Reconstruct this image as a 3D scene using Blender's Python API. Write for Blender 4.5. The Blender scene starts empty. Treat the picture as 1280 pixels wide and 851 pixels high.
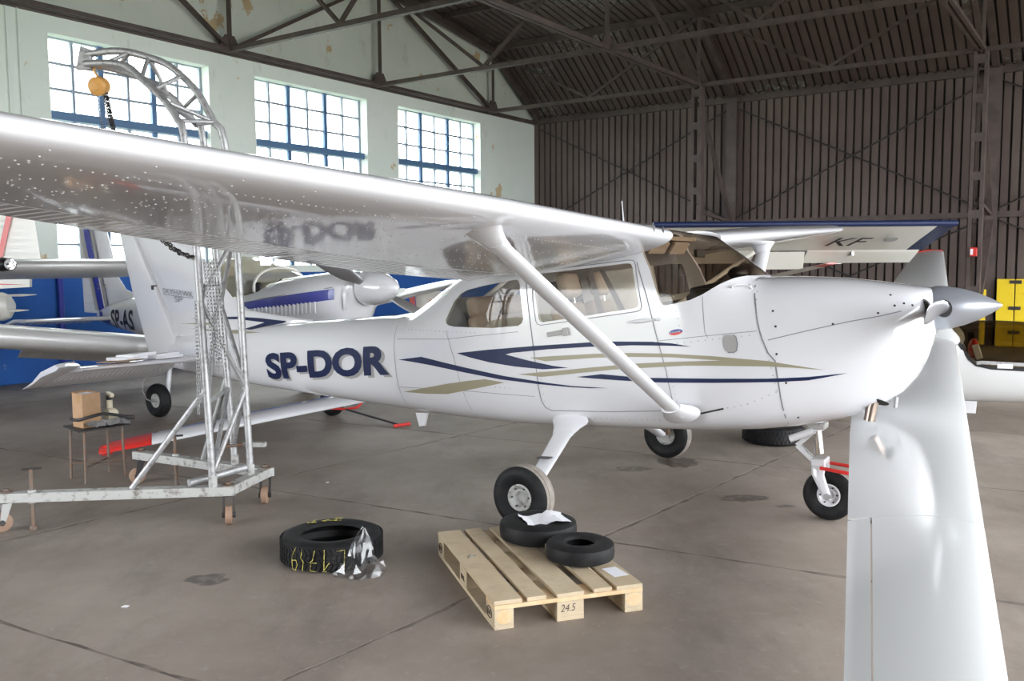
import bpy, bmesh, math, random
from mathutils import Vector, Matrix, Euler
from mathutils.bvhtree import BVHTree
from mathutils.geometry import tessellate_polygon
random.seed(7)
SC = bpy.context.scene
COL = SC.collection
R = math.radians
PI = math.pi

# ------------------------------------------------------------------ camera
cam_d = bpy.data.cameras.new('camera')
cam_d.sensor_width = 36.0
cam_d.lens = 36.0 * 1110.8 / 1280.0
cam_d.clip_end = 300
cam = bpy.data.objects.new('camera', cam_d)
COL.objects.link(cam)
cam.matrix_world = Matrix.Translation((0, 0, 1.791)) @ Matrix.Rotation(R(90 - 4.967), 4, 'X') @ Matrix.Rotation(R(-0.37), 4, 'Z')
SC.camera = cam

# ------------------------------------------------------------------ sky (bright overcast day outside)
W = bpy.data.worlds.new('overcast_sky')
SC.world = W
W.use_nodes = True
wn = W.node_tree.nodes
bgn = wn['Background']
bgn.inputs['Color'].default_value = (0.93, 0.965, 1.0, 1)
bgn.inputs['Strength'].default_value = 5.0
W.cycles.sampling_method = 'MANUAL'
W.cycles.sample_map_resolution = 256

SC.view_settings.view_transform = 'Standard'
SC.view_settings.look = 'None'
SC.view_settings.gamma = 1.0
SC.view_settings.use_curve_mapping = False
SC.view_settings.exposure = 1.2
SC.cycles.max_bounces = 8
SC.cycles.diffuse_bounces = 5
SC.cycles.glossy_bounces = 4
SC.cycles.transmission_bounces = 8
SC.cycles.transparent_max_bounces = 16
SC.cycles.use_denoising = True
SC.cycles.sample_clamp_indirect = 8.0
SC.cycles.caustics_reflective = False
SC.cycles.caustics_refractive = False

# hangar axes: t runs along the windowed gable wall (towards the back wall), s runs away from it
HY = R(34.62)
HB = Vector((-7.658, 13.391, 0))
HU = Vector((math.sin(HY), math.cos(HY), 0))
HN = Vector((math.cos(HY), -math.sin(HY), 0))
def H(t, s, z): return HB + HU * t + HN * s + Vector((0, 0, z))
T_BACK, T_FRONT, T_COL, T_RIDGE = 14.65, -10.6, 12.4, 2.02
S_END = 20.0
Z_EAVE, Z_BRK, Z_RIDGE = 5.85, 7.4, 9.0
def roof_z(t):
    d = abs(t - T_RIDGE); a = T_BACK - T_RIDGE; b = T_COL - T_RIDGE
    if d > b: return Z_BRK + (Z_EAVE - Z_BRK) * (d - b) / (a - b)
    return Z_RIDGE + (Z_BRK - Z_RIDGE) * d / b
MH = Matrix(((HU.x, HN.x, 0, HB.x), (HU.y, HN.y, 0, HB.y), (0, 0, 1, 0), (0, 0, 0, 1)))   # (t, s, z) -> world (mirrors)

def portal(center, xaxis, yaxis, sx, sy, name):
    l = bpy.data.lights.new(name, 'AREA'); l.shape = 'RECTANGLE'; l.size = sx; l.size_y = sy
    l.cycles.is_portal = True
    o = bpy.data.objects.new(name, l); COL.objects.link(o)
    xa = xaxis.normalized(); ya = yaxis.normalized(); za = xa.cross(ya)
    o.matrix_world = Matrix(((xa.x, ya.x, za.x, center.x), (xa.y, ya.y, za.y, center.y), (xa.z, ya.z, za.z, center.z), (0, 0, 0, 1)))
DOOR_T0, DOOR_T1, DOOR_H = -9.8, 13.8, 5.7      # the hangar doors stand open in the far gable, to the right of the picture
portal(H((DOOR_T0 + DOOR_T1) / 2, S_END - .02, DOOR_H / 2), HU, Vector((0, 0, -1)), DOOR_T1 - DOOR_T0, DOOR_H, 'daylight_door')
SIDE_S0, SIDE_S1, SIDE_H = 1.5, 8.5, 4.0        # opening added in the unseen front wall to bring in frontal daylight
portal(H(T_FRONT + .02, (SIDE_S0 + SIDE_S1) / 2, SIDE_H / 2), HN, Vector((0, 0, -1)), SIDE_S1 - SIDE_S0, SIDE_H, 'added_daylight_opening')
WINS = [(0.88, 3.82), (4.86, 7.92), (8.94, 12.1)]
SILL, HEAD = 1.78, 5.4
for a, b in WINS:
    portal(H((a + b) / 2, -0.42, (SILL + HEAD) / 2), HU, Vector((0, 0, 1)), b - a, HEAD - SILL, 'daylight_window')

# ------------------------------------------------------------------ helpers
def link(name, me, mat=None, parent=None, smooth=False):
    o = bpy.data.objects.new(name, me); COL.objects.link(o)
    if mat is not None:
        if isinstance(mat, (list, tuple)):
            for m in mat: me.materials.append(m)
        else: me.materials.append(mat)
    if parent is not None: o.parent = parent
    if smooth:
        for p in me.polygons: p.use_smooth = True
    return o
def tag(o, label=None, cat=None, group=None, kind=None):
    if label: o['label'] = label
    if cat: o['category'] = cat
    if group: o['group'] = group
    if kind: o['kind'] = kind
    return o
def empty(name, loc=(0, 0, 0), rz=0.0, label=None, cat=None, group=None, mat=None):
    o = bpy.data.objects.new(name, None); COL.objects.link(o)
    o.empty_display_size = .1
    if mat is not None: o.matrix_world = mat
    else: o.location = loc; o.rotation_euler = (0, 0, rz)
    return tag(o, label, cat, group)
def dup(o, parent=None):
    c = o.copy(); COL.objects.link(c)
    if parent is not None: c.parent = parent
    for ch in list(o.children): dup(ch, c)
    return c

class MB:
    def __init__(s): s.bm = bmesh.new(); s.mi = 0
    def face(s, vs, mi=0):
        try:
            f = s.bm.faces.new(vs); f.material_index = mi; return f
        except ValueError: return None
    def box(s, c, size, rot=None, mi=0):
        c = Vector(c); hx, hy, hz = [k / 2 for k in size]
        m = rot if rot is not None else Matrix.Identity(3)
        v = [s.bm.verts.new(c + m @ Vector((x, y, z))) for x in (-hx, hx) for y in (-hy, hy) for z in (-hz, hz)]
        for q in ((0, 1, 3, 2), (4, 6, 7, 5), (0, 4, 5, 1), (2, 3, 7, 6), (0, 2, 6, 4), (1, 5, 7, 3)): s.face([v[k] for k in q], mi)
        return s
    def bar(s, a, b, w, h, up=(0, 0, 1), mi=0):
        a = Vector(a); b = Vector(b); d = (b - a); L = d.length; d.normalize()
        u = Vector(up); x = d.cross(u)
        if x.length < 1e-4: x = d.cross(Vector((1, 0, 0)))
        x.normalize(); z = x.cross(d)
        return s.box((a + b) / 2, (w, L, h), Matrix((x, d, z)).transposed(), mi)
    def angle(s, a, b, w, th, up=(0, 0, 1)):     # L section
        a = Vector(a); b = Vector(b); d = (b - a).normalized(); u = Vector(up); x = d.cross(u).normalized(); z = x.cross(d)
        s.bar(a + z * (w / 2), b + z * (w / 2), th, w, up); s.bar(a + x * (w / 2), b + x * (w / 2), w, th, up)
        return s
    def tube(s, pts, r, n=8, cap=True, mi=0, closed=False):
        pts = [Vector(p) for p in pts]
        if not isinstance(r, (list, tuple)): r = [r] * len(pts)
        rings = []; prev = None
        for i, p in enumerate(pts):
            if closed: d = pts[(i + 1) % len(pts)] - pts[i - 1]
            elif i == 0: d = pts[1] - p
            elif i == len(pts) - 1: d = p - pts[i - 1]
            else: d = (pts[i + 1] - p).normalized() + (p - pts[i - 1]).normalized()
            d.normalize()
            if prev is None:
                x = d.cross(Vector((0, 0, 1)))
                if x.length < 1e-3: x = d.cross(Vector((1, 0, 0)))
            else: x = prev - d * prev.dot(d)
            x.normalize(); prev = x; y = d.cross(x)
            rings.append([s.bm.verts.new(p + (x * math.cos(2 * PI * k / n) + y * math.sin(2 * PI * k / n)) * r[i]) for k in range(n)])
        m = len(rings)
        for i in range(m if closed else m - 1):
            A = rings[i]; B = rings[(i + 1) % m]
            for k in range(n): s.face([A[k], A[(k + 1) % n], B[(k + 1) % n], B[k]], mi)
        if cap and not closed: s.face(rings[0][::-1], mi); s.face(rings[-1], mi)
        return s
    def lathe(s, prof, n=32, M=None, mi=0, cap=True):   # prof [(r, h)], axis z (then M)
        M = M or Matrix.Identity(4); rings = []
        for r, h in prof:
            if r < 1e-5: rings.append([s.bm.verts.new(M @ Vector((0, 0, h)))])
            else: rings.append([s.bm.verts.new(M @ Vector((r * math.cos(2 * PI * k / n), r * math.sin(2 * PI * k / n), h))) for k in range(n)])
        for A, B in zip(rings, rings[1:]):
            for k in range(n):
                a, a2 = A[k % len(A)], A[(k + 1) % len(A)]; b, b2 = B[k % len(B)], B[(k + 1) % len(B)]
                vs = []
                for v in (a, a2, b2, b):
                    if v not in vs: vs.append(v)
                if len(vs) > 2: s.face(vs, mi)
        if cap:
            if len(rings[0]) > 1: s.face(rings[0][::-1], mi)
            if len(rings[-1]) > 1: s.face(rings[-1], mi)
        return s
    def loft(s, rings, cap=True, mi=0, closed=True):
        rs = [[s.bm.verts.new(Vector(p)) for p in r] for r in rings]; n = len(rs[0])
        for A, B in zip(rs, rs[1:]):
            for k in range(n if closed else n - 1): s.face([A[k], A[(k + 1) % n], B[(k + 1) % n], B[k]], mi)
        if cap and closed: s.face(rs[0][::-1], mi); s.face(rs[-1], mi)
        return s
    def prism(s, poly, f, mi=0):       # poly list of 2d, f(p, k) -> 3d for k=0,1
        A = [s.bm.verts.new(Vector(f(p, 0))) for p in poly]; B = [s.bm.verts.new(Vector(f(p, 1))) for p in poly]; n = len(poly)
        s.face(A[::-1], mi); s.face(B, mi)
        for k in range(n): s.face([A[k], A[(k + 1) % n], B[(k + 1) % n], B[k]], mi)
        return s
    def sphere(s, c, r, u=12, v=8, sc=(1, 1, 1), mi=0):
        M = Matrix.Translation(Vector(c)) @ Matrix.Diagonal((sc[0], sc[1], sc[2], 1))
        return s.lathe([(r * math.sin(PI * k / v), -r * math.cos(PI * k / v)) for k in range(v + 1)], u, M, mi, cap=False)
    def mesh(s, name='m', bevel=0, seg=2):
        bmesh.ops.recalc_face_normals(s.bm, faces=s.bm.faces)
        if bevel:
            es = [e for e in s.bm.edges if len(e.link_faces) == 2 and e.calc_face_angle(0) > .5]
            bmesh.ops.bevel(s.bm, geom=es, offset=bevel, segments=seg, affect='EDGES', profile=.5)
        me = bpy.data.meshes.new(name); s.bm.to_mesh(me); s.bm.free(); return me
    def build(s, name, mat, parent=None, smooth=False, bevel=0, seg=2, angle=None):
        me = s.mesh(name, bevel, seg)
        o = link(name, me, mat, parent, smooth)
        if smooth and angle is not False:
            try: me.set_sharp_from_angle(angle=R(angle or 40))
            except Exception: pass
        return o

def evaluated(o):
    bpy.context.view_layer.update()
    dg = bpy.context.evaluated_depsgraph_get()
    return bpy.data.meshes.new_from_object(o.evaluated_get(dg))
def boolean(me, cutters, op='DIFFERENCE', solver='EXACT'):
    o = bpy.data.objects.new('work', me); COL.objects.link(o); tmp = []
    for c in cutters:
        co = bpy.data.objects.new('cut', c); COL.objects.link(co); tmp.append(co)
        m = o.modifiers.new('b', 'BOOLEAN'); m.operation = op; m.object = co; m.solver = solver
    r = evaluated(o)
    for c in tmp: bpy.data.objects.remove(c)
    bpy.data.objects.remove(o)
    return r
def text_mesh(body, size=1.0, shear=0.0, sx=1.0, bold=0.0, align='LEFT'):
    cu = bpy.data.curves.new('t', 'FONT'); cu.body = body; cu.size = size; cu.shear = shear; cu.offset = bold; cu.align_x = align
    cu.resolution_u = 4; cu.fill_mode = 'FRONT'
    o = bpy.data.objects.new('t', cu); COL.objects.link(o); me = evaluated(o); bpy.data.objects.remove(o); bpy.data.curves.remove(cu)
    for v in me.vertices: v.co.x *= sx
    return me
def text_obj(name, body, M, mat, parent=None, thick=.002, **k):
    me = text_mesh(body, **k); bm = bmesh.new(); bm.from_mesh(me)
    r = bmesh.ops.extrude_face_region(bm, geom=bm.faces[:])
    for v in r['geom']:
        if isinstance(v, bmesh.types.BMVert): v.co.z += thick
    bmesh.ops.recalc_face_normals(bm, faces=bm.faces); bm.to_mesh(me); bm.free()
    me.transform(M); return link(name, me, mat, parent)

# ------------------------------------------------------------------ materials
MATS = {}
def mat(name, col, rough=.5, metal=0.0, coat=0.0, spec=.5, noise=None, bump=None, alpha=None):
    m = bpy.data.materials.new(name); m.use_nodes = True; nt = m.node_tree; b = nt.nodes['Principled BSDF']
    b.inputs['Base Color'].default_value = (*col, 1); b.inputs['Roughness'].default_value = rough
    b.inputs['Metallic'].default_value = metal; b.inputs['Coat Weight'].default_value = coat; b.inputs['Coat Roughness'].default_value = .025
    b.inputs['Specular IOR Level'].default_value = spec
    if noise:   # (scale, color2, lo, hi, detail)
        tc = nt.nodes.new('ShaderNodeTexCoord'); n = nt.nodes.new('ShaderNodeTexNoise'); n.inputs['Scale'].default_value = noise[0]
        n.inputs['Detail'].default_value = noise[4] if len(noise) > 4 else 5; n.inputs['Roughness'].default_value = .6
        r = nt.nodes.new('ShaderNodeMapRange'); r.inputs['From Min'].default_value = noise[2]; r.inputs['From Max'].default_value = noise[3]
        mx = nt.nodes.new('ShaderNodeMix'); mx.data_type = 'RGBA'
        mx.inputs['A'].default_value = (*col, 1); mx.inputs['B'].default_value = (*noise[1], 1)
        nt.links.new(tc.outputs['Object'], n.inputs['Vector']); nt.links.new(n.outputs['Fac'], r.inputs['Value'])
        nt.links.new(r.outputs['Result'], mx.inputs['Factor']); nt.links.new(mx.outputs['Result'], b.inputs['Base Color'])
    if bump:    # (scale, strength, distance)
        tc = nt.nodes.new('ShaderNodeTexCoord'); n = nt.nodes.new('ShaderNodeTexNoise'); n.inputs['Scale'].default_value = bump[0]; n.inputs['Detail'].default_value = 6
        bp = nt.nodes.new('ShaderNodeBump'); bp.inputs['Strength'].default_value = bump[1]; bp.inputs['Distance'].default_value = bump[2]
        nt.links.new(tc.outputs['Object'], n.inputs['Vector']); nt.links.new(n.outputs['Fac'], bp.inputs['Height']); nt.links.new(bp.outputs['Normal'], b.inputs['Normal'])
    MATS[name] = m
    return m
def glass(name, tint, refl=1.0, rough=.02):
    m = bpy.data.materials.new(name); m.use_nodes = True; nt = m.node_tree; nt.nodes.clear()
    out = nt.nodes.new('ShaderNodeOutputMaterial'); mx = nt.nodes.new('ShaderNodeMixShader'); tr = nt.nodes.new('ShaderNodeBsdfTransparent'); gl = nt.nodes.new('ShaderNodeBsdfGlossy')
    fr = nt.nodes.new('ShaderNodeFresnel'); fr.inputs['IOR'].default_value = 1.45
    ml = nt.nodes.new('ShaderNodeMath'); ml.operation = 'MULTIPLY'; ml.inputs[1].default_value = refl
    tr.inputs['Color'].default_value = (*tint, 1); gl.inputs['Roughness'].default_value = rough
    ge = nt.nodes.new('ShaderNodeNewGeometry'); fb_ = nt.nodes.new('ShaderNodeMath'); fb_.operation = 'SUBTRACT'; fb_.inputs[0].default_value = 1; m2 = nt.nodes.new('ShaderNodeMath'); m2.operation = 'MULTIPLY'
    nt.links.new(ge.outputs['Backfacing'], fb_.inputs[1]); nt.links.new(fr.outputs[0], ml.inputs[0]); nt.links.new(ml.outputs[0], m2.inputs[0]); nt.links.new(fb_.outputs[0], m2.inputs[1]); nt.links.new(m2.outputs[0], mx.inputs['Fac']); nt.links.new(tr.outputs[0], mx.inputs[1]); nt.links.new(gl.outputs[0], mx.inputs[2]); nt.links.new(mx.outputs[0], out.inputs['Surface'])
    MATS[name] = m
    return m
WHITE = mat('white_gloss_paint', (.70, .70, .725), .12, coat=.6)
WHITE_W = mat('warm_white_paint', (.72, .70, .64), .3, coat=.3)
GELCOAT = mat('white_gelcoat', (.70, .71, .71), .16, coat=.35)
SILVERW = mat('silver_white_paint', (.62, .61, .60), .38, metal=.25, coat=.2)
NAVY = mat('navy_vinyl', (.010, .018, .065), .45, spec=.3)
GOLD = mat('khaki_gold_vinyl', (.30, .27, .18), .4, coat=.1)
GREYV = mat('grey_vinyl', (.34, .33, .32), .4)
BLUE = mat('royal_blue_paint', (.03, .04, .30), .3, coat=.3)
RED = mat('red_paint', (.62, .03, .025), .3, coat=.3)
BLACKV = mat('black_vinyl', (.01, .01, .012), .4)
SEAM = mat('seam_grey', (.22, .22, .24), .7)  # even grey for panel seams, rims and tail lettering
RUBBER = mat('tire_rubber', (.008, .008, .009), .6, spec=.25, noise=(9, (.02, .0195, .019), .45, .75), bump=(40, .15, .004))
TREAD = mat('dusty_tread', (.27, .24, .21), .8, noise=(14, (.19, .165, .145), .4, .7))
ALU = mat('aluminium', (.43, .43, .435), .5, metal=.6, noise=(25, (.24, .23, .22), .5, .72))
CHROME = mat('chrome', (.85, .85, .87), .08, metal=1.0)
PROP = mat('propeller_metal', (.40, .40, .42), .32, metal=.9)
SPINNER = mat('spinner_silver_paint', (.42, .44, .49), .32, metal=.55, coat=.3)
STEELP = mat('worn_white_steel', (.41, .41, .395), .5, noise=(18, (.17, .15, .13), .52, .66))
RUSTY = mat('rusty_steel', (.17, .14, .12), .6, metal=.5, noise=(30, (.22, .11, .06), .45, .62))
DARKST = mat('dark_steel', (.06, .055, .055), .5, metal=.6)
FRAME = mat('brown_frame_paint', (.095, .07, .064), .6, noise=(3, (.06, .045, .042), .4, .65))
LEATHER = mat('beige_leather', (.43, .36, .30), .45, bump=(60, .15, .004))
TRIMBG = mat('beige_plastic', (.40, .34, .27), .6)
BLACKP = mat('black_plastic', (.012, .012, .013), .5)
GREYB = mat('grey_belt', (.22, .20, .20), .8)
CARD = mat('cardboard', (.46, .29, .17), .8, noise=(6, (.40, .25, .14), .4, .6))
CREAMP = mat('cream_plastic', (.72, .66, .50), .4)
PAPER = mat('paper', (.80, .80, .84), .8)
YELLOW = mat('yellow_fabric_paint', (.80, .58, .02), .45)
CHALK = mat('yellow_chalk', (.50, .44, .10), .9, noise=(60, (.10, .09, .04), .5, .6))
HOISTO = mat('orange_hoist_paint', (.70, .36, .10), .4)
DARKIN = mat('dark_interior', (.02, .018, .016), .8)
GLASSW = glass('window_glass', (.96, .98, .97), .8)
PLEXI = glass('cabin_plexiglass', (.86, .84, .81), 1.2)
WSHIELD = glass('windshield_plexiglass', (.80, .755, .70), 1.3)
CANOPY = glass('tinted_canopy', (.62, .58, .50), 1.5)
CANOPYC = glass('cream_canopy', (.95, .93, .86), 1.4)
_nt = CANOPYC.node_tree; _mx = _nt.nodes.new('ShaderNodeMixShader'); _df = _nt.nodes.new('ShaderNodeBsdfTranslucent'); _d2 = _nt.nodes.new('ShaderNodeBsdfDiffuse'); _ad = _nt.nodes.new('ShaderNodeMixShader'); _df.inputs[0].default_value = (.85, .80, .66, 1); _d2.inputs[0].default_value = (.80, .75, .62, 1); _mx.inputs[0].default_value = .42
_o = [n for n in _nt.nodes if n.type == 'OUTPUT_MATERIAL'][0]; _nt.links.new(_df.outputs[0], _ad.inputs[1]); _nt.links.new(_d2.outputs[0], _ad.inputs[2]); _nt.links.new(_o.inputs[0].links[0].from_socket, _mx.inputs[1]); _nt.links.new(_ad.outputs[0], _mx.inputs[2]); _nt.links.new(_mx.outputs[0], _o.inputs[0])
FILM = glass('plastic_film', (.93, .94, .96), 3.0, .25)
# ------------------------------------------------------------------ setting materials (world-position based)
def posmat(name, build, rough=.8):
    m = bpy.data.materials.new(name); m.use_nodes = True; nt = m.node_tree; b = nt.nodes['Principled BSDF']
    b.inputs['Roughness'].default_value = rough; b.inputs['Specular IOR Level'].default_value = .3
    g = nt.nodes.new('ShaderNodeNewGeometry')
    class N: pass
    k = N(); k.nt = nt; k.b = b; k.pos = g.outputs['Position']
    def noise(scale, detail=5, rough=.6, vec=None, stretch=None):
        n = nt.nodes.new('ShaderNodeTexNoise'); n.inputs['Scale'].default_value = scale; n.inputs['Detail'].default_value = detail; n.inputs['Roughness'].default_value = rough
        v = vec or k.pos
        if stretch:
            mp = nt.nodes.new('ShaderNodeMapping'); mp.inputs['Scale'].default_value = stretch; nt.links.new(v, mp.inputs['Vector']); v = mp.outputs[0]
        nt.links.new(v, n.inputs['Vector']); return n.outputs['Fac']
    def ramp(f, lo, hi):
        r = nt.nodes.new('ShaderNodeMapRange'); r.inputs['From Min'].default_value = lo; r.inputs['From Max'].default_value = hi; nt.links.new(f, r.inputs['Value']); return r.outputs['Result']
    def mix(f, a, b_):
        x = nt.nodes.new('ShaderNodeMix'); x.data_type = 'RGBA'
        if f is not None: nt.links.new(f, x.inputs['Factor'])
        for s, v in (('A', a), ('B', b_)):
            if isinstance(v, tuple): x.inputs[s].default_value = (*v, 1)
            else: nt.links.new(v, x.inputs[s])
        return x.outputs['Result']
    def mul(a, c):
        x = nt.nodes.new('ShaderNodeMath'); x.operation = 'MULTIPLY'; nt.links.new(a, x.inputs[0])
        if isinstance(c, float): x.inputs[1].default_value = c
        else: nt.links.new(c, x.inputs[1])
        return x.outputs[0]
    def bump(f, s, d):
        x = nt.nodes.new('ShaderNodeBump'); x.inputs['Strength'].default_value = s; x.inputs['Distance'].default_value = d; nt.links.new(f, x.inputs['Height']); nt.links.new(x.outputs[0], b.inputs['Normal'])
    k.noise, k.ramp, k.mix, k.mul, k.bump = noise, ramp, mix, mul, bump
    c = build(k)
    nt.links.new(c, b.inputs['Base Color']); MATS[name] = m
    return m
def m_floor(k):
    c = k.mix(k.ramp(k.noise(.55, 6, .65), .35, .68), (.215, .177, .148), (.35, .30, .26))
    c = k.mix(k.mul(k.ramp(k.noise(1.3, 8, .7, stretch=(1, .45, 1)), .50, .70), .75), c, (.155, .13, .113))
    c = k.mix(k.mul(k.ramp(k.noise(14, 5, .7), .58, .74), .45), c, (.39, .35, .315))
    c = k.mix(k.mul(k.ramp(k.noise(4.5, 8, .8, stretch=(1, .5, 1)), .60, .78), .6), c, (.13, .105, .09))
    c = k.mix(k.mul(k.ramp(k.noise(60, 3, .8, stretch=(1, .15, 1)), .70, .74), .7), c, (.62, .58, .53))
    k.bump(k.noise(45, 6), .12, .01)
    return c
FLOORM = posmat('worn_concrete', m_floor, .62)
JOINT = mat('joint_filler', (.20, .165, .14), .9, noise=(5, (.10, .08, .066), .42, .6))
def m_wall(k):
    c = k.mix(k.ramp(k.noise(.35, 4), .35, .7), (.70, .775, .72), (.80, .84, .80))
    c = k.mix(k.mul(k.ramp(k.noise(3.2, 7, .75, stretch=(1, 1, .35)), .58, .75), .55), c, (.40, .43, .39))
    c = k.mix(k.ramp(k.noise(1.15, 6, .62), .63, .65), c, (.58, .46, .28))
    c = k.mix(k.mul(k.ramp(k.noise(5.5, 8, .8), .66, .74), .8), c, (.13, .12, .10))
    sp = k.nt.nodes.new('ShaderNodeSeparateXYZ'); k.nt.links.new(k.pos, sp.inputs[0])
    gt = k.nt.nodes.new('ShaderNodeMath'); gt.operation = 'LESS_THAN'; gt.inputs[1].default_value = 1.64; k.nt.links.new(sp.outputs['Z'], gt.inputs[0])
    bl = k.mix(k.ramp(k.noise(.8, 6), .35, .7), (.016, .078, .31), (.026, .125, .43))
    g2 = k.nt.nodes.new('ShaderNodeMapRange'); g2.inputs['From Min'].default_value = .75; g2.inputs['From Max'].default_value = .1; k.nt.links.new(sp.outputs['Z'], g2.inputs['Value'])
    bl = k.mix(k.mul(g2.outputs['Result'], k.ramp(k.noise(2.6, 7, .7), .60, .64)), bl, (.50, .47, .40))
    return k.mix(gt.outputs[0], c, bl)
WALLM = posmat('peeling_whitewash_over_blue_wainscot', m_wall, .75)
def m_sheet(k):
    c = k.mix(k.ramp(k.noise(.4, 4), .35, .7), (.105, .078, .070), (.14, .108, .098))
    return k.mix(k.mul(k.ramp(k.noise(6, 7, .75, stretch=(1, 1, .2)), .55, .75), .5), c, (.07, .055, .05))
SHEET = posmat('brown_corrugated_sheet', m_sheet, .65)
def m_roof(k):
    c = k.mix(k.ramp(k.noise(.5, 4), .35, .7), (.09, .066, .06), (.12, .09, .082))
    m_ = k.mul(k.ramp(k.noise(.38, 3, .5), .56, .66), k.ramp(k.noise(9, 8, .85), .5, .6))
    return k.mix(m_, c, (.30, .34, .31))
ROOFM = posmat('flaking_roof_sheet', m_roof, .75)
BARB = mat('blue_grey_bar_bloom', (.30, .35, .42), .6)  # bar colour raised to hold the bloom of the bright panes
BARBLUE = mat('blue_bar_paint', (.09, .18, .33), .55)
OUTG = mat('outside_ground', (.25, .27, .2), .9)

def hb(t0, t1, s0, s1, z0, z1, mb):     # box in hangar axes
    mb.prism([(t0, s0), (t1, s0), (t1, s1), (t0, s1)], lambda p, k: H(p[0], p[1], (z0, z1)[k])); return mb

# floor of cast slabs with worn joints
floor = empty('floor'); tag(floor, kind='structure')
sub = hb(T_FRONT - .5, T_BACK, 0, S_END, -.3, -.0012, MB()).build('joint_bed', JOINT, floor)
DT, DS = 2.66, 3.1
HU2 = HU + HN * .07; HN2 = HN + HU * .11
vars_ = []
for k in range(6):
    pts = []
    n = 20
    for (ax, ay), (bx, by) in (((0, 0), (DT, 0)), ((DT, 0), (DT, DS)), ((DT, DS), (0, DS)), ((0, DS), (0, 0))):
        for i in range(n):
            f = i / n; x, y = ax + (bx - ax) * f, ay + (by - ay) * f
            j = .005 + random.random() ** 2 * .022
            x += -j if x >= DT - .001 else (j if x <= .001 else 0); y += -j if y >= DS - .001 else (j if y <= .001 else 0)
            pts.append((x, y))
    mb = MB(); mb.prism(pts, lambda p, q: HU2 * p[0] + HN2 * p[1] + Vector((0, 0, (-.1, 0)[q])))
    vars_.append(mb.mesh('slab'))
for i in range(-4, 7):
    for j in range(-4, 8):
        q0 = H(-1.72, 11.16, 0) + HU2 * (i * DT) + HN2 * (j * DS) - HB; t0 = q0.dot(HU); s0 = q0.dot(HN)
        if t0 + DT > T_BACK + .4 or s0 < -1.5: continue
        o = link('slab', vars_[random.randrange(6)], FLOORM if not vars_[0].materials else None, floor)
        if not o.data.materials: o.data.materials.append(FLOORM)
        o.location = H(-1.72, 11.16, 0) + HU2 * (i * DT) + HN2 * (j * DS)
STAIN = mat('oil_stain', (.09, .07, .058), .5, noise=(14, (.18, .15, .13), .45, .6))
for (x, y), a, b in (((1.48, 7.85), .2, .10), ((1.75, 6.62), .19, .05), ((1.05, 7.62), .16, .06), ((2.0, 6.4), .07, .02), ((-1.75, 4.95), .12, .05), ((.05, 6.2), .1, .04)):
    mb = MB(); pts = []
    for k in range(22):
        q = 2 * PI * k / 22; r_ = random.uniform(.75, 1.15); pts.append((x + a * r_ * math.cos(q), y + b * 2 * r_ * math.sin(q)))
    mb.prism(pts, lambda p, k: Vector((p[0], p[1], (-.002, .0006)[k]))); mb.build('oil_stain', STAIN, floor)
# joint dirt, cracks and stains belong to the floor material; outside ground
g = MB(); g.prism([(-60, -60), (60, -60), (60, 70), (-60, 70)], lambda p, k: Vector((p[0], p[1], (-.5, -.31)[k]))); o = g.build('trim_1', OUTG); tag(o, kind='structure')

# gable wall with window openings
mb = MB(); w0, w1 = -.42, 0.0
edges = [T_FRONT] + [x for ab in WINS for x in ab] + [T_BACK]
hb(T_FRONT, T_BACK, w0, w1, -.3, SILL, mb)
for a, b in zip(edges[0::2], edges[1::2]): hb(a, b, w0, w1, SILL, HEAD, mb)
hb(T_FRONT, T_BACK, w0, w1, HEAD, Z_EAVE, mb)
mb.prism([(T_FRONT, Z_EAVE), (T_BACK, Z_EAVE), (T_COL, Z_BRK), (T_RIDGE, Z_RIDGE), (2 * T_RIDGE - T_COL, Z_BRK)], lambda p, k: H(p[0], (w0, w1)[k], p[1]))
o = mb.build('wall_left', WALLM); tag(o, kind='structure')
for k, t in enumerate((.25, .42)):        # pale conduits on the wall
    o = MB().tube([H(t, .02, 1.7), H(t, .02, 5.7)], .012).build('trim_2', WALLM); tag(o, kind='structure')
o = MB().tube([H(.85, .06, 0), H(.85, .06, 1.6)], .045).build('trim_3', MATS['royal_blue_paint'], smooth=True); tag(o, kind='structure')
o = hb(T_FRONT, T_BACK, 0, .06, 5.66, 5.76, MB()).build('trim_4', FRAME); tag(o, kind='structure')

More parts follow.
